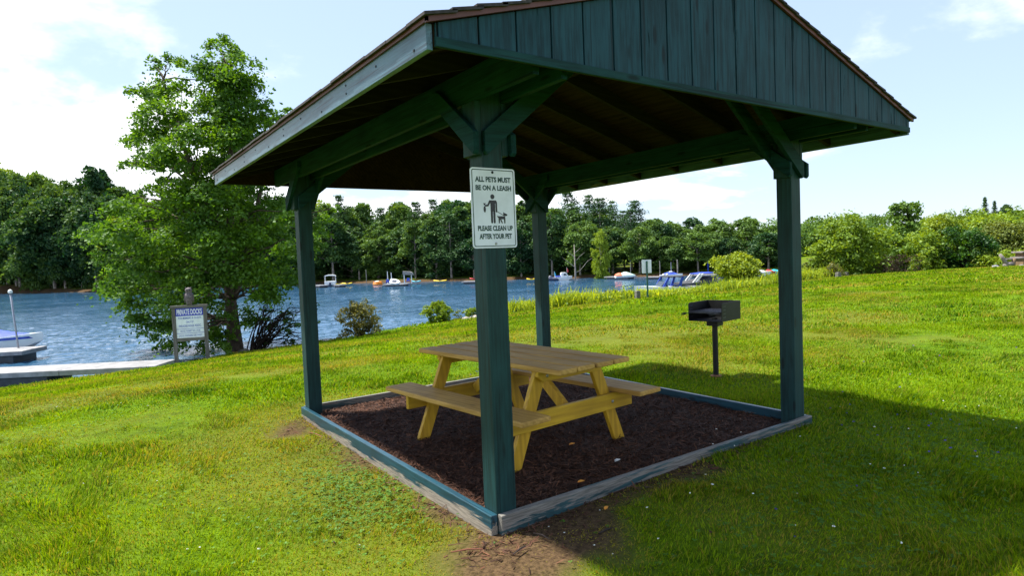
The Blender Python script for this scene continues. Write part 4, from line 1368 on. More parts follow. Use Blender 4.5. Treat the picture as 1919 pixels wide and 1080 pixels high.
# walk along the far shore
fs = far_s[::-1]
seg = np.linalg.norm(np.diff(fs, axis=0), axis=1); cum = np.concatenate([[0], np.cumsum(seg)])
nfar = 0
for row, (off, step, lo, hi) in enumerate(((3.5, 4.3, 0.50, 0.90), (8.0, 4.2, 0.66, 0.97), (14.0, 4.2, 0.82, 1.0), (22.0, 4.2, 0.93, 1.02))):
    s = rnd.uniform(0, 3)
    while s < cum[-1]:
        i = min(np.searchsorted(cum, s, 'right') - 1, len(seg) - 1)
        q = (s - cum[i]) / seg[i]
        p = fs[i] * (1 - q) + fs[i + 1] * q
        dirn = (fs[i + 1] - fs[i]) / seg[i]
        nr_ = np.array([-dirn[1], dirn[0]])
        if (p + nr_ - C[:2]) @ FH < (p - C[:2]) @ FH: nr_ = -nr_
        p = p + nr_ * (off + rnd.uniform(-1.5, 1.5))
        px = col_of(p[0], p[1]); v = (p - C[:2]) @ FH
        gapped = row < 3 and 690 < px < 760 and rnd.random() < 0.7      # the clearing behind the boat lift
        if -90 < px < 1480 and not gapped and not (255 < px < 520 and row in (1, 2)):
            z = gz(p[0], p[1])
            h = wood_height(px, v, z) * rnd.uniform(lo, hi)
            h = max(5.0, h)
            kind, lab, grp = ('b' if row == 0 and rnd.random() < 0.85 else 'd'), W2, 'broadleaf trees of the far bank wood'
            if px < 420: lab, grp = W1, 'trees of the shaded wood at left'
            elif px > 1030: lab, grp = W3, 'trees of the right far bank wood'
            if 1055 < px < 1225 and row >= 1 and rnd.random() < 0.62:
                kind, lab, grp = 'p', W4, 'pines right of the rear post'
                h *= 1.10
            elif 560 < px < 900 and rnd.random() < 0.12:
                kind, lab, grp = 'p', W5, 'pines left of the front post'
            if kind != 'p' and 1050 < px < 1230: h *= 0.90
            if kind == 'd' and rnd.random() < 0.07: kind = 'l'
            wd_k = rnd.uniform(0.85, 1.2) * (13.0 / h) ** 0.35
            tree(kind, rnd.randrange(5), (p[0], p[1], z - 0.1), h, lab, grp, width=wd_k)
            nfar += 1
        s += step * rnd.uniform(0.75, 1.25)
# the hill behind the left wood
for k in range(70):
    px = rnd.uniform(-80, 300); v = rnd.uniform(165, 215)
    p = col_at(px, v)
    if wood_height(px, v, p.z) < 3 or in_poly(np.array([p.x]), np.array([p.y]), lake_poly)[0]: continue
    h = min(17.0, max(6.0, wood_height(px, v, p.z) * rnd.uniform(0.9, 1.0)))
    tree('d', rnd.randrange(5), (p.x, p.y, p.z - 0.2), h, W1, 'trees of the shaded wood at left', width=1.05)
    nfar += 1
print('far trees', nfar)
p = col_at(192, 118 + 30)
tree('b', 2, p, wood_height(192, 148, p.z) + (345 - 308) * 148 / F, 'taller loose crowned tree rising above the shaded wood beside the maple', None, width=0.8)
p = col_at(1128, 88)
tree('l', 1, p, 8.2, 'bright yellow green tree at the foot of the far bank pines', None, width=0.62)
p = col_at(642, 128)
tree('p', 1, p, (hor(642) - 366) * 128 / F + C[2] - p.z, 'feathery pine topping the far wood just right of the left post', None, width=0.8)
# pale dead tree on the far bank
p = col_at(1079, 86)
DT = thing('dead_tree', 'pale bare dead tree standing on the far bank below the pines', 'tree', p)
mb = MB()
mb.tube([(0, 0, -0.3), (0.05, 0, 3), (0.0, 0, 6.5)], [0.16, 0.11, 0.04], 7)
for a, z, l_ in ((0.2, 2.6, 2.4), (2.9, 3.4, 1.8), (0.4, 4.2, 1.5), (3.3, 4.8, 1.1), (0.1, 5.3, 0.9)):
    limb(mb, (0, 0, z), (math.cos(a) * l_ * _rt[0], math.cos(a) * l_ * _rt[1], z + l_ * 0.8), 0.05, 0.015, 0.0, 4, rg)
mb.build('trunk', M['farbark'], DT, smoothf=True)



# ------------------------------------------------------------------ far hillside woods that read as one mass
def wood_mass(name, px0, px1, v0, v1, n, hgt, label, r0=2.6, r1=4.6, leaf=1.15, dens=7.0, mat='broad'):
    r_ = np.random.default_rng(hash(px0) % 1000 + 5)
    cl_ = []
    while len(cl_) < n:
        px = r_.uniform(px0, px1); v = math.sqrt(r_.uniform(v0 * v0, v1 * v1))
        d = at(px, hor(px), v)
        cl_.append((d[0], d[1]))
    cl_ = np.array(cl_)
    z = ground_h(cl_[:, 0], cl_[:, 1])
    r = r_.uniform(r0, r1, n)
    clumps = []
    for (x, y), zz, q in zip(cl_, z, r):
        for k in range(3):
            clumps.append((x + r_.normal(0, q * 0.5), y + r_.normal(0, q * 0.5), zz + hgt * (0.35 + 0.22 * k) + r_.normal(0, 1.0), q * 0.8))
    o = crown_mesh(name, r_, np.array(clumps), dens, leaf, M[mat], None, flat=0.75, sub_r=0.5, up=0.4, tbase=0.5)
    return tag(o, label, 'woods', kind='stuff')


wood_mass('distant_ridge_woods', 1290, 1800, 360, 480, 520, 6.0, 'hazy blue green woods on the far ridge right of the right post')
wood_mass('lakeside_woods', 1440, 1640, 105, 170, 150, 4.6, 'dark green woods beyond the lawn end right of the right post', 1.8, 2.8, 0.55, 22)
wood_mass('right_hill_woods', 1690, 2150, 100, 175, 260, 2.6, 'light green woods covering the hill at the right edge', 1.8, 2.8, 0.55, 24, 'lime')


# ------------------------------------------------------------------ bushes and trees along the right and on the bank
def bush(name, px, v, width_px, top_px, label, mat, base=0.02, n=30, dens=60, leaf=0.20, grp=None, base_px=None, cat='shrub', shape=0.42, trunk=True, tb_=0.5):
    p = col_at(px, v)
    if base_px is not None:
        p.z = min(p.z, at(px, base_px, v)[2])
    Rm = width_px * v / F / 2
    H = at(px, top_px, v)[2] - p.z
    r_ = np.random.default_rng(int(px * 7 + v))
    root = thing(name, label, cat, p, 0, grp)
    cs = egg_clumps(r_, H, Rm, base, n, 0.34, shape)
    crown_mesh('crown' if cat == 'tree' else 'foliage', r_, cs, 2.6 * dens / max(0.6, Rm * 0.35) ** 0.8, leaf, M[mat], root, flat=0.85, sub_r=0.5, up=0.45, tbase=tb_)
    if trunk:
        mb = MB()
        if cat == 'tree':
            mb.tube([(0, 0, -0.2), (0, 0, H * 0.4), (0.05 * Rm, 0, H * 0.85)], [0.035 * Rm + 0.05, 0.03 * Rm + 0.03, 0.02], 7, cap=False)
            src = [(0, 0, max(0.1, H * base * 0.8))]
        else:
            src = [(0, 0, 0)]
        for c_ in cs[::2]:
            limb(mb, src[0] if cat != 'tree' else (0, 0, max(H * base * 0.7, c_[2] * 0.55)), c_[:3], 0.012 * Rm + 0.012, 0.006, 0.05, 4, r_)
        mb.build('trunk' if cat == 'tree' else 'stems', M['darkbark'], root, smoothf=True)
    return root


bush('low_shrub', 1528, 52, 66, 486, 'low olive green shrub beside the right post', 'olive', n=22, dens=70)
bush('leafy_bush', 1592, 50, 118, 408, 'big rounded light green bush right of the right post', 'lime', n=44, dens=70, leaf=0.24, tb_=0.42)
bush('leafy_bush', 1642, 56, 90, 428, 'mid green bush just behind the big rounded bush', 'lime', n=36, dens=70, leaf=0.24, tb_=0.3)
bush('open_crowned_tree', 1700, 78, 62, 369, 'tall open crowned tree rising above the right bushes', 'broad', base=0.30, n=26, dens=46, leaf=0.36, cat='tree', tb_=0.75)
bush('leafy_bush', 1722, 54, 112, 432, 'pale yellow green bush behind the brown twiggy shrubs', 'lime', n=40, dens=70, leaf=0.24, tb_=0.55)
bush('tall_bush', 1775, 56, 104, 404, 'tallest bright yellow green bush of the right thicket', 'bright', n=42, dens=70, leaf=0.24, tb_=0.25)
bush('tall_bush', 1808, 52, 78, 424, 'dark green bush at the right end of the thicket', 'maple', n=36, dens=80, leaf=0.22, tb_=0.2)
bush('twiggy_shrub', 1658, 49, 54, 478, 'brown twiggy shrub in the shade right of the big rounded bush', 'brownleaf', n=18, dens=46, leaf=0.13)
bush('twiggy_shrub', 1696, 49, 52, 476, 'darker brown twiggy shrub left of the small round yellow bush', 'brownleaf', n=18, dens=46, leaf=0.13)
bush('small_round_bush', 1721, 47.5, 36, 474, 'small round yellow green bush in front of the thicket', 'bright', n=14, dens=80, leaf=0.15, tb_=0.3)
bush('low_shrub', 1560, 48, 44, 492, 'low russet shrub at the foot of the big rounded bush', 'rusty', n=14, dens=60, leaf=0.15)
bush('spreading_tree', 1888, 60, 130, 424, 'spreading yellow green tree above the log at the right edge', 'olive', base=0.2, n=40, dens=70, leaf=0.24, cat='tree', tb_=0.75)
bush('spreading_tree', 1990, 58, 120, 420, 'spreading yellow green tree cut off by the right edge', 'lime', base=0.2, n=36, dens=60, leaf=0.24, cat='tree', tb_=0.6)
bush('low_shrub', 1868, 50, 84, 470, 'low yellow green shrub left of the log at the right edge', 'lime', n=22, dens=80, leaf=0.16, tb_=0.6)
bush('hillside_tree', 1850, 74, 120, 405, 'round light green tree on the hill behind the dark bush', 'lime', base=0.1, n=36, dens=60, leaf=0.32, cat='tree', tb_=0.35)
for px, tp_, lab in ((1846, 370, 'left one of two dark spruces on the right hilltop'), (1864, 377, 'right one of two dark spruces on the right hilltop')):
    p = col_at(px, 128)
    tree('s', 0, p, at(px, tp_, 128)[2] - p.z, lab, None, 0.8)
p = col_at(1886, 132)
tree('b', 3, p, at(1886, 379, 132)[2] - p.z, 'round dark tree beside the spruces on the right hilltop', None, 0.7)

bush('waterside_tree', 1384, 47, 84, 478, 'small bright yellow green tree at the water edge before the right post', 'bright', base=0.34, n=34, dens=130, leaf=0.19, cat='tree', tb_=0.62, shape=0.5)
bush('waterside_shrub', 674, 28.3, 72, 563, 'loose russet green shrub on the bank right of the left post', 'rusty', base=0.06, n=44, dens=330, leaf=0.105, base_px=628, tb_=0.55)
bush('bank_bush', 823, 33, 44, 561, 'small dense bright green bush on the bank left of the front post', 'lime', n=40, dens=620, leaf=0.12, base_px=603, tb_=0.5)
bush('bank_weed', 860, 34, 26, 580, 'small pale green weed between the bush and the front post', 'olive', n=8, dens=120, leaf=0.08, base_px=598, tb_=0.8)
bush('bank_bush', 884, 35, 26, 576, 'small green bush half hidden by the front post', 'lime', n=22, dens=500, leaf=0.12, base_px=597, tb_=0.4)
bush('russet_weed_clump', 1152, 40, 52, 546, 'reddish green weed clump on the bank left of the marker post', 'rusty', n=26, dens=260, leaf=0.12, base_px=570, tb_=0.8)

# kinds of which no tree was placed
for _l in PROTO.values():
    for pr in _l:
        if pr.name not in used_protos:
            for ch in list(pr.children): bpy.data.objects.remove(ch)
            bpy.data.objects.remove(pr)

# ------------------------------------------------------------------ weeds along the right shore
rg = np.random.default_rng(91)
Vs, Ts = [], []
line = [(945, 586, 38), (1040, 577, 38.5), (1120, 569, 39), (1200, 556, 36.5), (1270, 548, 38), (1350, 541, 41), (1440, 531, 45), (1500, 524, 47), (1545, 519, 48.5), (1580, 516, 49.5)]
lp = np.array([at(*q)[:2] for q in line])
n = 24000
k = rg.uniform(0, len(lp) - 1.001, n); i = k.astype(int); f = (k - i)[:, None]
P = lp[i] * (1 - f) + lp[i + 1] * f
back = rg.uniform(-0.4, 2.8, n) ** 1.0
P = P + FH[None] * back[:, None] + rg.normal(0, 0.25, (n, 2))
z = ground_h(P[:, 0], P[:, 1])
hh = rg.uniform(0.25, 0.85, n) * (0.45 + 0.95 * fbm(P[:, 0] * 0.45, P[:, 1] * 0.45, 13, 3)) * (1 + (rg.random(n) < 0.06) * 0.6)
pcol = np.array([W_ / 2 + F * ((q - C[:2]) @ np.array([_rt[0], _rt[1]])) / ((q - C[:2]) @ FH) for q in P])
hh *= 1 - 0.55 * np.exp(-((pcol - 1275) / 90.0) ** 2)
lean = rg.normal(0, 0.24, (n, 2)) * hh[:, None]
az = rg.uniform(0, np.pi, n); wv = rg.uniform(0.02, 0.05, n)
sd = np.stack([np.cos(az) * wv, np.sin(az) * wv, 0 * wv], -1)
B = np.column_stack([P, z - 0.03])
mid = B + np.column_stack([lean * 0.35, hh * 0.55]); tip = B + np.column_stack([lean, hh])
V = np.stack([B - sd, B + sd, mid + sd * 1.1, mid - sd * 1.1, tip], 1).reshape(-1, 3)
i0 = np.arange(n)[:, None] * 5
tw = np.repeat(np.clip(0.5 + rg.normal(0, 0.25, n) + 0.6 * (fbm(P[:, 0] * 0.3, P[:, 1] * 0.3, 19, 3) - 0.5), 0, 1), 5)
# side leaves
m_ = 60000
j = rg.integers(0, n, m_); q = rg.uniform(0.25, 1.0, m_)[:, None]
cc = B[j] * (1 - q) + tip[j] * q + rg.normal(0, 0.06, (m_, 3))
LV, LF, LT = leaf_quads(rg, cc, rg.normal(size=(m_, 3)) + np.array([0, 0, 0.8]), 0.13, 0.45, np.clip(tw[::5][j] + rg.normal(0, 0.2, m_), 0, 1))
wo_ = np_mesh('shoreline_weeds', np.concatenate([V, LV]), [np.concatenate([i0 + np.array([[0, 1, 2, 3]]), LF + len(V)]), i0 + np.array([[3, 2, 4]])], M['weed'], attrs={'tint': ('POINT', np.concatenate([tw, LT]))})
tag(wo_, 'tall yellow green weeds along the lake edge', 'weeds', kind='stuff')

# ------------------------------------------------------------------ signs, markers, stones
v = 21.0
a_, b_ = on_z(332, 690, 0), None
pL = Vector(at(332, 690, 20.6).tolist()); pR = Vector(at(390, 678, 20.9).tolist())
zl, zr = gz(pL.x, pL.y), gz(pR.x, pR.y)
axv = Vector((pR.x - pL.x, pR.y - pL.y, 0)); wdt = axv.length; axv.normalize()
ang = math.atan2(axv.y, axv.x)
zl0 = min(zl, zr)
DS = thing('dock_sign', 'blue and white private docks sign on two grey timber posts', 'sign', (pL.x, pL.y, zl0), ang)
zt_ = at(325, 578, 20.7)[2] - zl0
zb_ = at(332, 634, 20.7)[2] - zl0
for x, zz in ((0, zl), (wdt, zr)):
    MB().box(x - 0.055, x + 0.055, -0.045, 0.045, zz - zl0 - 0.3, zt_ - 0.005).build('post', M['grey'], DS, bevel=0.006)
MB().box(-0.09, wdt + 0.09, -0.06, 0.06, zt_, zt_ + 0.085).build('top_rail', M['grey_x'], DS, bevel=0.006)
MB().box(0.056, wdt - 0.056, -0.04, 0.04, zb_ - 0.11, zb_ - 0.01).build('bottom_rail', M['grey_x'], DS, bevel=0.006)
pw = wdt - 0.115; phh = zt_ - zb_ - 0.005
px0, pz0 = wdt / 2, zb_ + phh / 2
MB().box(px0 - pw / 2, px0 + pw / 2, -0.012, 0.012, zb_, zb_ + phh).build('panel', M['dockwhite'], DS)
MB().box(px0 - pw / 2, px0 + pw / 2, -0.016, -0.0125, zb_ + phh * 0.735, zb_ + phh).build('blue_band', M['signblue'], DS)
for q in (0.30, 0.155):
    MB().box(px0 - pw / 2, px0 + pw / 2, -0.0145, -0.0125, zb_ + phh * q - 0.006, zb_ + phh * q + 0.006).build('blue_rule', M['signblue'], DS)
RM2 = ((1, 0, 0), (0, 0, 1), (0, -1, 0))
for body, q, w, h, mt_ in (('PRIVATE DOCKS', 0.868, 0.92, 0.19, 'signwhite'), ('FOR MEMBERS & GUESTS', 0.66, 0.84, 0.075, 'lettblue'), ('ONLY OF', 0.53, 0.27, 0.075, 'lettblue'), ('PARADISE RIDGE ASSOC.', 0.40, 0.82, 0.08, 'lettblue'), ('DOCK PERMIT NO. 19-00', 0.228, 0.72, 0.06, 'lettblue'), ('DOCK OWNERS USE ONLY', 0.075, 0.84, 0.06, 'lettblue')):
    text_mesh('lettering', body, w * pw, h * phh, M[mt_], DS, (px0, -0.0165 if q > 0.8 else -0.0130, zb_ + phh * q), RM2, 0.001, 0.035 if q > 0.8 else 0.02)
OW = thing('owl_decoy', 'brown plastic owl figure perched on top of the dock sign', 'owl figure', Vector((pL.x, pL.y, zl0 + zt_ + 0.085)) + axv * (wdt * 0.52), ang)
mb = MB()
mb.lathe([(0.075, 0.0), (0.09, 0.06), (0.125, 0.18), (0.135, 0.28), (0.115, 0.37), (0.085, 0.405), (0.10, 0.44), (0.112, 0.49), (0.095, 0.545), (0.05, 0.575), (0.01, 0.585)], 16)
for s in (-1, 1):
    mb.tube([(s * 0.07, -0.02, 0.54), (s * 0.085, -0.03, 0.605)], [0.03, 0.004], 6)
mb.build('body', M['owl'], OW, smoothf=True)
for s in (-1, 1):
    MB().prism([(-0.06, 0.36), (0.06, 0.33), (0.05, 0.16), (0.0, 0.07), (-0.05, 0.18)], s * 0.118, s * 0.142, 'x').build('wing', M['owl'], OW, bevel=0.006)
    MB().lathe([(0.02, 0), (0.02, 0.012), (0.01, 0.016)], 10, Matrix.Translation((s * 0.04, -0.100, 0.50)) @ Matrix.Rotation(R(90), 4, 'X')).build('eye', M['black'], OW)

p = Vector(at(1214, 560, 29.0).tolist()); p.z = gz(p.x, p.y)
BS = thing('post_sign', 'blank white back of a sign on a green steel post by the lake', 'sign', p, YAW + R(6))
ht = at(1212, 487, 29.0)[2] - p.z
MB().box(-0.035, 0.035, -0.03, 0.03, -0.2, ht - 0.06).build('post', M['green_post'], BS, bevel=0.004)
MB().prism([(q[0], q[1] + ht - 0.31) for q in rrect(0.46, 0.62, 0.03)], 0.032, 0.038, 'y').build('panel', M['signwhite'], BS)
for px, py, v, w, h, lab in ((1195, 560, 30, 0.22, 0.40, 'short dark grey marker post left of the blank post sign'), (1571, 524, 46, 0.30, 0.36, 'short grey stone marker at the foot of the low right shrubs'), (1587, 523, 48, 0.22, 0.30, 'smaller grey stone marker right of the other by the big bush')):
    p = Vector(at(px, py, v).tolist()); p.z = gz(p.x, p.y)
    o = MB().prism([(-w / 2, -0.1), (w / 2, -0.1), (w / 2 * 0.94, h * 0.94), (w / 2 * 0.7, h), (-w / 2 * 0.7, h), (-w / 2 * 0.94, h * 0.95)], -w / 2, w / 2, 'y').build('marker_post', M['stone'], None, bevel=0.015)
    o.location = p; o.rotation_euler = (0, 0, YAW + 0.3)
    tag(o, lab, 'marker post')


def rock(px, py, v, s, lab, mat='palerock'):
    p = Vector(at(px, py, v).tolist()); p.z = gz(p.x, p.y)
    r_ = np.random.default_rng(int(px * 3 + py))
    mb = MB()
    prof = []
    V, Fc = [], []
    nn, mm = 9, 5
    for i in range(mm + 1):
        th = math.pi * 0.5 * i / mm
        for k in range(nn):
            a = 2 * math.pi * k / nn
            rr = s * math.cos(th) * r_.uniform(0.8, 1.15)
            V.append((rr * math.cos(a) * 1.3, rr * math.sin(a), s * 0.75 * math.sin(th) * r_.uniform(0.85, 1.1) - 0.03))
    for i in range(mm):
        for k in range(nn):
            Fc.append((i * nn + k, i * nn + (k + 1) % nn, (i + 1) * nn + (k + 1) % nn, (i + 1) * nn + k))
    o = MB().add(V, Fc).build('rock', M[mat], None, bevel=0.01)
    o.location = p
    return tag(o, lab, 'rock')


rock(612, 640, 27.2, 0.17, 'tan rock on the bank just right of the left post')
rock(872, 598, 33.8, 0.22, 'pale flat rock on the bank left of the front post')
rock(890, 596, 34.6, 0.25, 'paler rock half hidden behind the front post')
rock(458, 656, 24.2, 0.2, 'brown stone on bare soil at the foot of the maple', 'stone')
# small litter
for px, py, zz, mt_, nm, lab, s in ((1072, 836, -0.06, 'leaf_o', 'fallen_leaf', 'orange leaf on the mulch in front of the table', 0.03), (1089, 907, -0.06, 'leaf_o', 'fallen_leaf', 'orange leaf on the mulch near the front board', 0.028), (1136, 957, -0.085, 'leaf_o', 'fallen_leaf', 'orange leaf in the grass outside the front board', 0.025), (1157, 867, -0.055, 'paper', 'paper_scrap', 'white scrap lying on the mulch right of the table leg', 0.030)):
    p = on_z(px, py, zz)
    q = MB().add([(-s, -s * 0.35, 0), (-s * 0.2, -s * 0.5, s * 0.15), (s, 0, s * 0.1), (s * 0.1, s * 0.45, s * 0.25), (-s * 0.6, s * 0.3, s * 0.1)], [(0, 1, 2, 3, 4)]).add([(-s, -s * 0.35, 0.004), (-s * 0.2, -s * 0.5, s * 0.15 + .004), (s, 0, s * 0.1 + .004), (s * 0.1, s * 0.45, s * 0.25 + .004), (-s * 0.6, s * 0.3, s * 0.1 + .004)], [(0, 1, 2, 3, 4)]).build(nm, M[mt_])
    q.location = (p[0], p[1], p[2] + 0.012); q.rotation_euler = (0, 0, rnd.uniform(-0.6, 0.3))
    tag(q, lab, 'leaf' if 'leaf' in nm else 'paper scrap')
for (x0, y0, x1, y1, mt_, lab) in ((578, 811, 604, 819, 'redstick', 'red brown stick on bare earth by the left post'), (845, 1036, 905, 1030, 'redstick', 'thin twig on the bare earth left of the front corner'), (1000, 1000, 1030, 1012, 'darkbark', 'dark twig on bare earth just right of the front corner'), (985, 1024, 962, 1040, 'darkbark', 'short dark twig on bare earth below the front corner'), (1122, 1001, 1150, 990, 'darkbark', 'dark twig in the grass outside the front board')):
    a = Vector(on_z(x0, y0, -0.085).tolist()); b = Vector(on_z(x1, y1, -0.085).tolist())
    m0 = a.lerp(b, 0.5) + Vector((0.008, 0.004, 0.004))
    o = MB().tube([a, m0, b], [0.0035, 0.005, 0.0025], 6).build('twig', M[mt_])
    tag(o, lab, 'twig')

# ------------------------------------------------------------------ log frame at the right edge
p = col_at(1896, 46.5)
v = 46.5
LG = thing('log_rail', 'bleached leaning log with a low rail by the right edge', 'log rail', p, YAW)
def lpx(px, py, dv=0.0):
    return Vector(at(px, py, v + dv).tolist()) - p
LGi = Matrix.Rotation(-YAW, 4, 'Z')
def lq(*a):
    return LGi @ lpx(*a)
MB().tube([lq(1874, 477), lq(1880, 485), lq(1888, 500)], [0.10, 0.13, 0.17], 9).build('leaning_log', M['log'], LG, smoothf=True)
MB().tube([lq(1880, 486.5), lq(1900, 485), lq(1921, 484)], 0.055, 8).build('rail', M['log'], LG, smoothf=True)
MB().tube([lq(1883, 499), lq(1892, 495), lq(1901, 494)], [0.2, 0.17, 0.12], 9).build('root_end', M['log'], LG, smoothf=True)
MB().tube([lq(1899, 500), lq(1900, 484)], 0.13, 9).build('stump', M['brownwood'], LG, smoothf=True)
p = col_at(1935, 47.5)
KB = thing('wooden_bin', 'brown wooden box with pale lid cut off by the right edge', 'box', p, YAW)
hb_ = at(1919, 471, 47.5)[2] - p.z
MB().box(-1.1, 1.1, -0.5, 0.5, -0.1, hb_ - 0.5).build('body', M['brownwood'], KB, bevel=0.02)
MB().box(-1.25, 1.25, -0.6, 0.6, hb_ - 0.499, hb_ - 0.4).build('ledge', M['log'], KB, bevel=0.02)
MB().box(-1.0, 1.0, -0.4, 0.4, hb_ - 0.399, hb_ - 0.12).build('upper_body', M['brownwood'], KB, bevel=0.02)
MB().box(-1.2, 1.2, -0.55, 0.55, hb_ - 0.119, hb_).build('lid', M['log'], KB, bevel=0.02)
rock(1865, 497, 46, 0.26, 'white bleached stone left of the leaning log', 'dock')
rock(1915, 495, 45, 0.2, 'pale cut log end under the box at the right edge', 'log')


# ------------------------------------------------------------------ docks
def dock(name, lab, a, b, width, zt, floats=(), th=0.17):
    a, b = Vector((*a, 0)), Vector((*b, 0))
    d = (b - a); Lg = d.length; ang = math.atan2(d.y, d.x)
    o = thing(name, lab, 'dock', (a.x, a.y, WATER), ang)
    nb = max(2, int(Lg / 2.4))
    for k in range(nb):
        MB().box(Lg * k / nb + 0.008, Lg * (k + 1) / nb - 0.008, -width / 2, width / 2, zt - th, zt).build('deck_section', M['dock'], o, bevel=0.02)
    for f0, f1 in floats:
        MB().box(Lg * f0, Lg * f1, -width / 2 + 0.08, width / 2 - 0.08, -0.25, zt - th - 0.002).build('float', M['float_'], o, bevel=0.04)
    return o


e0 = on_z(312, 689, WATER + 0.3)[:2]; e1 = on_z(-220, 705, WATER + 0.45)[:2]
dock('main_dock', 'long pale floating dock reaching out from the dock sign', e0, e1, 1.35, 0.46, [(0.38, 0.62), (0.64, 1.0)])
e0 = on_z(66, 655, WATER + 0.42)[:2]; e1 = on_z(-260, 672, WATER + 0.42)[:2]
dock('finger_dock', 'short pale floating dock with a pole at the left edge', e0, e1, 1.6, 0.46, [(0.06, 0.9)])
q = on_z(38, 655, WATER + 0.4)
o = thing('dock_pole', 'thin galvanised pole with a white cap beside the left dock', 'pole', (q[0], q[1], WATER))
hp = at(29, 548, (np.array(q) - C) @ np.array([FH[0], FH[1], 0]))[2] - WATER
MB().tube([(0, 0, -0.6), (-0.18, 0.0, hp)], 0.036, 8).build('shaft', M['steel'], o, smoothf=True)
MB().lathe([(0.07, 0), (0.085, 0.05), (0.06, 0.13), (0.01, 0.16)], 10, Matrix.Translation((-0.18, 0, hp - 0.03))).build('cap', M['white'], o, smoothf=True)


# ------------------------------------------------------------------ boats
def hull_mb(Lg, Bm, H, draft=0.25, sheer=0.3, n=14, deck=True):
    mb = MB(); V, Fc = [], []
    for i in range(n):
        q = i / (n - 1)
        b = Bm / 2 * (1 - max(0, (q - 0.45) / 0.55) ** 2.2) * (0.92 + 0.08 * min(1, q * 4))
        b = max(b, 0.015)
        top = H + sheer * q * q
        kz = -draft + (draft + H * 0.6) * max(0, (q - 0.7) / 0.3) ** 2
        x = Lg * (q - 0.5) + (0.0)
        V += [(x, 0, kz), (x, b * 0.82, kz + 0.12 * H + 0.05), (x, b, top), (x, -b, top), (x, -b * 0.82, kz + 0.12 * H + 0.05)]
    for i in range(n - 1):
        o = i * 5
        for k in range(5):
            if k == 2 and not deck: continue
            Fc.append((o + k, o + (k + 1) % 5, o + 5 + (k + 1) % 5, o + 5 + k))
    Fc.append((4, 3, 2, 1, 0)); Fc.append(tuple((n - 1) * 5 + k for k in range(5)))
    return mb.add(V, Fc)


def cover_mb(Lg, Bm, z0, peaks, n=12):
    """draped tarpaulin: ridge heights over the length"""
    mb = MB(); V, Fc = [], []
    for i in range(n):
        q = i / (n - 1)
        b = Bm / 2 * (1 - max(0, (q - 0.5) / 0.5) ** 2.2 * 0.94)
        h = np.interp(q, [p_[0] for p_ in peaks], [p_[1] for p_ in peaks])
        x = Lg * (q - 0.5)
        V += [(x, b, z0 - 0.10), (x, b * 0.97, z0), (x, b * 0.45, z0 + h * 0.72), (x, 0, z0 + h), (x, -b * 0.45, z0 + h * 0.72), (x, -b * 0.97, z0), (x, -b, z0 - 0.10)]
    for i in range(n - 1):
        for k in range(6):
            Fc.append((i * 7 + k, i * 7 + k + 1, i * 7 + 8 + k, i * 7 + 7 + k))
    Fc.append(tuple(range(7))); Fc.append(tuple((n - 1) * 7 + k for k in range(6, -1, -1)))
    return mb.add(V, Fc)


def placed(name, label, cat, px, py, z, rz):
    q = on_z(px, py, z)
    return thing(name, label, cat, (q[0], q[1], z), rz)


# the two big boats moored behind the weeds
AXB = YAW                       # along the picture plane
b1 = placed('wakeboard_boat', 'white motorboat with a blue tower and black seats behind the weeds', 'motorboat', 1250, 553, WATER, AXB + R(180 + 8))
b1.scale = (0.8, 0.8, 0.72)
hull_mb(6.6, 2.4, 0.85, 0.3, 0.30).build('hull', M['white'], b1, smoothf=False)
cover_mb(2.6, 1.9, 0.86, [(0, 0.02), (0.5, 0.12), (1, 0.12)]).build('seat_cover', M['boatblack'], b1).location = (-1.9, 0, 0)
MB().prism([(0.2, 0.95), (0.95, 0.95), (0.45, 1.5), (0.38, 1.5)], -0.85, 0.85, 'y').build('windscreen', M['glass'], b1)
for s in (-1, 1):
    for q_ in ([(0.55, 0.9), (0.85, 0.9), (0.25, 1.95), (0.05, 1.95)], [(-1.05, 0.9), (-0.75, 0.9), (-1.15, 1.95), (-1.35, 1.95)]):
        MB().prism(q_, s * 0.98 - 0.05, s * 0.98 + 0.05, 'y').build('tower_leg', M['blue'], b1, bevel=0.01)
MB().box(-1.4, 0.3, -1.05, 1.05, 1.951, 2.05).build('tower_rack', M['boatblack'], b1, bevel=0.03)
for x in (0.05, -0.3):
    MB().lathe([(0.02, -0.12), (0.10, -0.1), (0.13, 0.0), (0.10, 0.1), (0.02, 0.12)], 10, Matrix.Translation((x, -0.6, 2.17))).build('tower_speaker', M['white'], b1, smoothf=True)
for x in (2.05, 2.3):
    MB().lathe([(0.05, 0), (0.05, 0.02)], 10, Matrix.Translation((x, 0.93, 0.62)) @ Matrix.Rotation(R(-90), 4, 'X')).build('porthole', M['glass'], b1)
b2 = placed('covered_motorboat', 'motorboat under a charcoal cover with white tower and blue canopy', 'motorboat', 1318, 543, WATER, AXB + R(12))
b2.scale = (0.8, 0.8, 0.74)
hull_mb(6.8, 2.4, 0.80, 0.3, 0.25).build('hull', M['navy'], b2)
cover_mb(6.4, 2.36, 0.88, [(0, 0.10), (0.25, 0.35), (0.5, 0.65), (0.62, 0.62), (1, 0.12)]).build('tarpaulin', M['boatblack'], b2)
for s in (-1, 1):
    for q_ in ([(-1.75, 0.95), (-1.55, 0.95), (-0.72, 1.93), (-0.92, 1.93)], [(-1.40, 0.95), (-1.20, 0.95), (-0.40, 1.93), (-0.60, 1.93)]):
        MB().prism(q_, s * 0.95 - 0.05, s * 0.95 + 0.05, 'y').build('tower_leg', M['white'], b2, bevel=0.01)
cover_mb(2.3, 1.8, 1.95, [(0, 0.02), (0.3, 0.10), (0.7, 0.09), (1, 0.02)]).build('bimini_canopy', M['blue'], b2).location = (0.1, 0, 0)
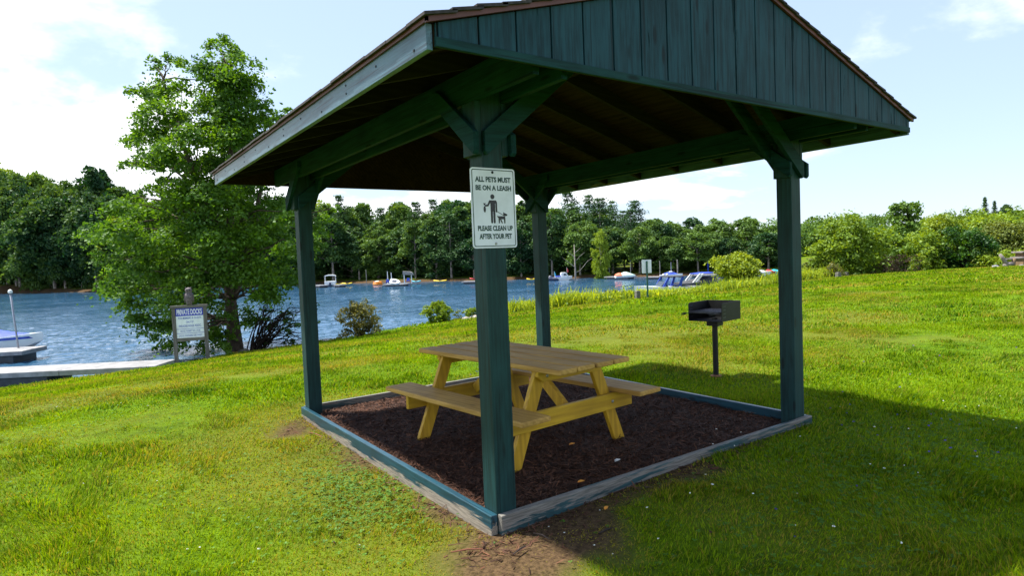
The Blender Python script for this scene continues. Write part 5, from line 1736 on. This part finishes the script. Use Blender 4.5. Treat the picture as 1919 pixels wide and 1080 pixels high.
o = placed('blue_chair', 'blue folding chair beside the covered motorboat', 'chair', 1352, 534, WATER + 0.25, AXB)
MB().box(-0.25, 0.25, -0.25, 0.25, 0.40, 0.45).build('seat', M['blue'], o, bevel=0.01)
MB().box(-0.25, 0.25, 0.22, 0.27, 0.46, 0.95).build('backrest', M['blue'], o, bevel=0.01)
for sx in (-0.22, 0.22):
    for sy in (-0.2, 0.2):
        MB().tube([(sx, sy, -0.1), (sx, sy, 0.40)], 0.02, 6).build('leg', M['steel'], o)
q1 = on_z(1330, 541, WATER + 0.3)[:2] ; q2 = on_z(1400, 533, WATER + 0.3)[:2]
dock('mooring_dock', 'grey dock behind the weeds beside the covered motorboat', q1, q2, 1.5, 0.40, [(0.1, 0.9)])

# far bank: pontoon boat
pb = placed('pontoon_boat', 'white pontoon boat with a canopy moored right of the left post', 'pontoon boat', 620, 537, WATER, AXB + R(104))
pb.scale = (0.72,) * 3
for s in (-1, 1):
    MB().tube([(-3.0, s * 0.85, 0.12), (2.6, s * 0.85, 0.12), (3.1, s * 0.85, 0.3)], [0.32, 0.32, 0.1], 10).build('pontoon', M['steel'], pb, smoothf=True)
MB().box(-3.0, 2.9, -1.2, 1.2, 0.46, 0.56).build('deck', M['white'], pb)
fr = MB()
for s in (-1, 1):
    fr.box(-2.9, 2.7, s * 1.17 - 0.03, s * 1.17 + 0.03, 0.561, 1.22)
fr.box(-2.95, -2.89, -1.139, 1.139, 0.561, 1.18); fr.box(2.65, 2.71, -1.139, 1.139, 0.561, 1.18)
fr.build('side_panels', M['white'], pb)
MB().box(-1.2, 0.6, -1.0, 1.0, 0.561, 1.05).build('seats', M['navy'], pb, bevel=0.05)
for sx in (-2.3, 0.9):
    for s in (-1, 1):
        MB().tube([(sx, s * 1.13, 1.2), (sx, s * 1.13, 2.35)], 0.04, 6).build('canopy_post', M['white'], pb)
cv = MB(); pts = [(1.28, 2.30), (1.05, 2.52), (0.5, 2.64), (-0.5, 2.64), (-1.05, 2.52), (-1.28, 2.30), (-1.05, 2.36), (0, 2.45), (1.05, 2.36)]
cv.prism(pts, -2.6, 1.2, 'x').build('canopy', M['white'], pb)
MB().box(-3.55, -3.02, -0.2, 0.2, -0.3, 0.95).build('outboard_motor', M['navy'], pb, bevel=0.08)
q1 = on_z(592, 536, WATER + 0.3)[:2]; q2 = on_z(608, 536, WATER + 0.3)[:2]
dock('white_dock', 'short white dock left of the pontoon boat', q1, q2, 1.5, 0.42, [(0.1, 0.9)])
q1 = on_z(632, 535, WATER + 0.3)[:2]; q2 = on_z(643, 535, WATER + 0.3)[:2]
dock('white_dock', 'short white dock right of the pontoon boat', q1, q2, 1.3, 0.42, [(0.1, 0.9)])


def kayak(px, py, mat, lab, Lg=3.0, rz=0.0, z=0.3):
    o = placed('kayak', lab, 'kayak', px, py, WATER + z, AXB + rz)
    o.scale = (0.6,) * 3
    V, Fc = [], []
    n = 9
    for i in range(n):
        q_ = i / (n - 1); w = 0.36 * math.sin(math.pi * (0.04 + 0.92 * q_)) ** 0.7
        x = Lg * (q_ - 0.5); up_ = 0.16 * (2 * q_ - 1) ** 2
        V += [(x, -w, 0.18 + up_), (x, 0, 0.30 + up_), (x, w, 0.18 + up_), (x, w * 0.6, up_), (x, -w * 0.6, up_)]
    for i in range(n - 1):
        for k in range(5):
            Fc.append((i * 5 + k, i * 5 + (k + 1) % 5, i * 5 + 5 + (k + 1) % 5, i * 5 + 5 + k))
    Fc.append((0, 1, 2, 3, 4)); Fc.append(tuple((n - 1) * 5 + k for k in (4, 3, 2, 1, 0)))
    MB().add(V, Fc).build('hull', M[mat], o, smoothf=True)
    MB().lathe([(0.22, 0.0), (0.26, 0.03), (0.18, 0.05)], 12, Matrix.Translation((0, 0, 0.27)) @ Matrix.Scale(1.8, 4, (1, 0, 0))).build('cockpit', M['boatblack'], o)
    return o


kayak(636, 533.5, 'yellow', 'yellow kayak close behind the pontoon boat', 3.2)
kayak(651, 533, 'yellow', 'yellow kayak lying right of the pontoon boat', 2.6)
kayak(780, 529, 'teal_b', 'turquoise kayak on the far bank right of the boat lift', 2.8, R(-25))
kayak(825, 528, 'yellow', 'yellow kayak pulled up near the front post', 3.6, R(-18))
kayak(996, 525, 'yellow', 'yellow kayak by the rear post', 2.2)
kayak(889, 524, 'red', 'red kayak on the dock just left of the front post', 2.2, 0, 0.55)
q1 = on_z(868, 529, WATER + 0.3)[:2]; q2 = on_z(905, 528, WATER + 0.3)[:2]
dock('white_dock', 'white dock carrying the red kayak', q1, q2, 1.4, 0.4, [(0.1, 0.9)])
o = placed('inflatable_raft', 'orange inflatable raft floating on the far shore', 'raft', 708, 534.5, WATER, AXB)
ring = [(1.25 * math.cos(a), 0.85 * math.sin(a), 0.32) for a in np.linspace(0, 2 * math.pi, 25)]
o.scale = (0.5,) * 3
MB().tube(ring, 0.33, 8, cap=False).build('tube', M['orange'], o, smoothf=True)
MB().tube([(x * 0.92, y * 0.92, 0.85) for x, y, _ in ring], 0.24, 8, cap=False).build('upper_tube', M['orange'], o, smoothf=True)
MB().box(-0.7, 0.5, -0.4, 0.4, 0.5, 1.35).build('seat', M['white'], o, bevel=0.2)
MB().box(-1.1, -0.6, -0.5, 0.3, 0.6, 1.25).build('canopy', M['blue'], o, bevel=0.2)
# lift dock with small boat, posts, chairs and lean-to roof
q1 = on_z(722, 534, WATER + 0.25)[:2]; q2 = on_z(765, 532.5, WATER + 0.25)[:2]
LD = dock('lift_dock', 'pale blue grey dock under the tilted small boat', q1, q2, 2.4, 0.34, [(0.1, 0.9)])
o = placed('small_boat', 'white and yellow small boat tilted on the lift dock', 'boat', 741, 530, WATER + 0.75, AXB + R(-10))
o.rotation_euler = (R(48), R(12), AXB + R(-6)); o.scale = (0.62,) * 3
hull_mb(2.3, 1.25, 0.42, 0.18, 0.15).build('hull', M['white'], o)
cover_mb(1.3, 0.7, 0.44, [(0, 0.05), (0.5, 0.12), (1, 0.05)]).build('seat', M['navy'], o)
hull_mb(2.0, 1.1, 0.02, 0.24, 0.10).build('keel_stripe', M['yellow'], o).location = (0, 0, -0.02)
SHD = placed('lean_to', 'small grey roofed lean to at the right of the lift dock', 'lean-to', 764, 532, WATER + 0.34, AXB + R(4))
SHD.scale = (0.78,) * 3
for x in (-0.55, 0.75):
    for y in (-0.5, 0.5):
        MB().box(x - 0.05, x + 0.05, y - 0.05, y + 0.05, 0, 1.55 if x > 0 else 1.7).build('post', M['white'], SHD)
MB().box(-0.62, -0.56, -0.449, 0.449, 0.4, 1.7).build('side_panel', M['white'], SHD)
MB().prism([(-0.75, 1.70), (1.15, 1.56), (0.95, 2.0), (0.5, 2.22), (-0.75, 2.32)], -0.75, 0.75, 'y').build('roof', M['shed'], SHD)
for px, py, lab in ((726.5, 531, 'blue chair at the left end of the lift dock'), (765, 528.5, 'blue barrel chair beside the lean to on the far shore')):
    o = placed('blue_chair', lab, 'chair', px, py, WATER + 0.34, AXB)
    o.scale = (0.6,) * 3
    MB().box(-0.35, 0.35, -0.3, 0.3, 0.2, 0.5).build('seat', M['blue'], o, bevel=0.06)
    MB().box(-0.35, 0.35, 0.24, 0.36, 0.45, 1.0).build('backrest', M['blue'], o, bevel=0.06)
    for s in (-1, 1):
        MB().box(s * 0.33 - 0.06, s * 0.33 + 0.06, -0.28, 0.28, 0.0, 0.62).build('armrest', M['blue'], o, bevel=0.04)


def pole(px, py, h, lab, mat='white', r=0.06, name='mooring_pole'):
    q_ = on_z(px, py, WATER)
    o = MB().tube([(0, 0, -0.5), (0.02, 0, h * 0.6), (0.0, 0, h)], [r, r, r * 0.8], 7).build(name, M[mat])
    o.location = (q_[0], q_[1], WATER)
    return tag(o, lab, 'pole')


pole(727, 534, 2.1, 'white pole at the left end of the lift dock')
pole(734, 534, 1.9, 'white pole behind the tilted small boat')
pole(687, 532, 2.4, 'pale pole on the shore left of the orange raft', 'farbark')
pole(1237, 519, 2.2, 'tan pole left of the blue covered runabout', 'farbark')
pole(1258, 519, 2.0, 'grey pole behind the blue covered runabout', 'steel')
pole(1270, 519, 2.3, 'thick tan pole right of the blue covered runabout', 'farbark', 0.09)
pole(1327, 515, 2.0, 'blue pole on the far dock left of the waterside tree', 'blue', 0.08)
pole(1142, 519, 2.0, 'thin grey pole left of the coral and mint boat', 'steel', 0.04)
pole(1182, 518, 2.6, 'thin white pole behind the coral and mint boat', 'white', 0.035)

# cabin cruiser, jet ski
cc_ = placed('cabin_cruiser', 'white cabin cruiser with a teal and a red flag on the far shore', 'motorboat', 1054, 525.5, WATER, AXB + R(4))
cc_.scale = (0.56,) * 3
hull_mb(5.0, 1.9, 0.85, 0.2, 0.22).build('hull', M['white'], cc_)
MB().prism([(-0.4, 0.86), (1.55, 0.95), (0.95, 1.75), (0.75, 1.95), (-0.15, 1.95), (-0.4, 1.8)], -0.8, 0.8, 'y').build('cabin', M['white'], cc_, bevel=0.05)
MB().prism([(0.25, 1.25), (1.05, 1.2), (0.75, 1.62), (0.25, 1.72)], -0.83, 0.83, 'y').build('cabin_window', M['glass'], cc_)
MB().box(-1.7, -0.42, -0.75, 0.75, 0.87, 1.15).build('cockpit_seats', M['blue'], cc_, bevel=0.05)
for x, mt_, nm, z0_ in ((-2.0, 'teal_b', 'teal_flag', 0.9), (1.2, 'red', 'red_flag', 1.7)):
    MB().tube([(x, 0, z0_), (x, 0, z0_ + 1.45)], 0.025, 6).build('flagpole', M['white'], cc_)
    MB().prism([(x + 0.03, z0_ + 0.25), (x + 0.42, z0_ + 0.35), (x + 0.30, z0_ + 0.9), (x + 0.06, z0_ + 1.4), (x + 0.03, z0_ + 1.4)], -0.015, 0.015, 'y').build(nm, M[mt_], cc_)
js = placed('jet_ski', 'dark navy covered jet ski left of the cabin cruiser', 'jet ski', 1034, 526.5, WATER, AXB + R(170))
js.scale = (0.6,) * 3
hull_mb(3.2, 1.2, 0.45, 0.15, 0.2).build('hull', M['navy'], js)
cover_mb(2.6, 1.1, 0.48, [(0, 0.15), (0.4, 0.45), (0.6, 0.85), (0.75, 0.6), (1, 0.05)]).build('cover', M['navy'], js)
# coral and mint covered boat on a white dock
q1 = on_z(1138, 520.5, WATER + 0.2)[:2]; q2 = on_z(1188, 520, WATER + 0.2)[:2]
dock('white_dock', 'long thin white dock under the coral and mint boat', q1, q2, 1.6, 0.34, [(0.1, 0.9)], 0.12)
cb = placed('covered_boat', 'low boat under a coral and mint green cover', 'boat', 1172, 519.8, WATER + 0.34, AXB + R(6))
cb.scale = (0.58,) * 3
hull_mb(4.6, 1.7, 0.35, 0.1, 0.1).build('hull', M['white'], cb)
cover_mb(4.4, 1.7, 0.42, [(0, 0.25), (0.25, 0.5), (0.5, 0.85), (0.7, 0.55), (1, 0.05)]).build('mint_cover', M['mint'], cb)
cover_mb(2.0, 1.76, 0.44, [(0, 0.35), (0.4, 0.62), (0.8, 0.5), (1, 0.3)]).build('coral_cover', M['coral'], cb).location = (-1.25, 0, 0)
rb = placed('runabout', 'white runabout with a blue cover on the far shore', 'motorboat', 1258, 520.5, WATER, AXB + R(-8))
rb.scale = (0.52,) * 3
hull_mb(5.6, 2.0, 0.75, 0.2, 0.2).build('hull', M['white'], rb)
cover_mb(3.6, 1.8, 0.82, [(0, 0.3), (0.3, 0.65), (0.5, 0.75), (0.8, 0.35), (1, 0.05)]).build('cover', M['blue'], rb)
MB().box(-0.5, 0.3, -0.5, 0.5, 1.3, 1.62).build('windscreen', M['white'], rb, bevel=0.1)
q1 = on_z(1214, 520.8, WATER + 0.2)[:2]; q2 = on_z(1240, 520.5, WATER + 0.2)[:2]
dock('grey_dock', 'grey dock left of the blue covered runabout', q1, q2, 1.3, 0.34, [(0.1, 0.9)], 0.12)
q1 = on_z(1295, 517.5, WATER + 0.2)[:2]; q2 = on_z(1362, 516, WATER + 0.2)[:2]
dock('pale_dock', 'long pale dock behind the waterside tree', q1, q2, 1.6, 0.36, [(0.05, 0.95)])
for px, py, mt_, nm, lab, cvr in ((1428, 515.5, 'white', 'motorboat', 'white motorboat moored left of the right post', 'white'), (1441, 514.6, 'red', 'motorboat', 'red motorboat moored left of the right post', 'red'), (1452, 514, 'teal_b', 'motorboat', 'turquoise motorboat touching the right post in view', 'teal_b')):
    o = placed(nm, lab, 'motorboat', px, py, WATER, AXB + R(5))
    o.scale = (0.6,) * 3
    hull_mb(3.6 if mt_ != 'white' else 4.2, 1.6, 0.6, 0.15, 0.15).build('hull', M['white' if mt_ == 'white' else mt_], o)
    cover_mb(2.4, 1.4, 0.65, [(0, 0.1), (0.4, 0.45), (0.7, 0.3), (1, 0.05)]).build('cover', M[cvr], o)
# jet skis / boat with blue cover at the left dock
lb = placed('docked_boat', 'boat under a royal blue cover cut off by the left edge', 'motorboat', -14, 655, WATER, AXB + R(10))
hull_mb(4.4, 1.9, 0.5, 0.2, 0.2).build('hull', M['white'], lb)
cover_mb(4.2, 1.86, 0.55, [(0, 0.2), (0.35, 0.6), (0.7, 0.25), (1, 0.03)]).build('cover', M['blue'], lb)
# a glimpsed house wall between the trunks
p = col_at(640, 128)
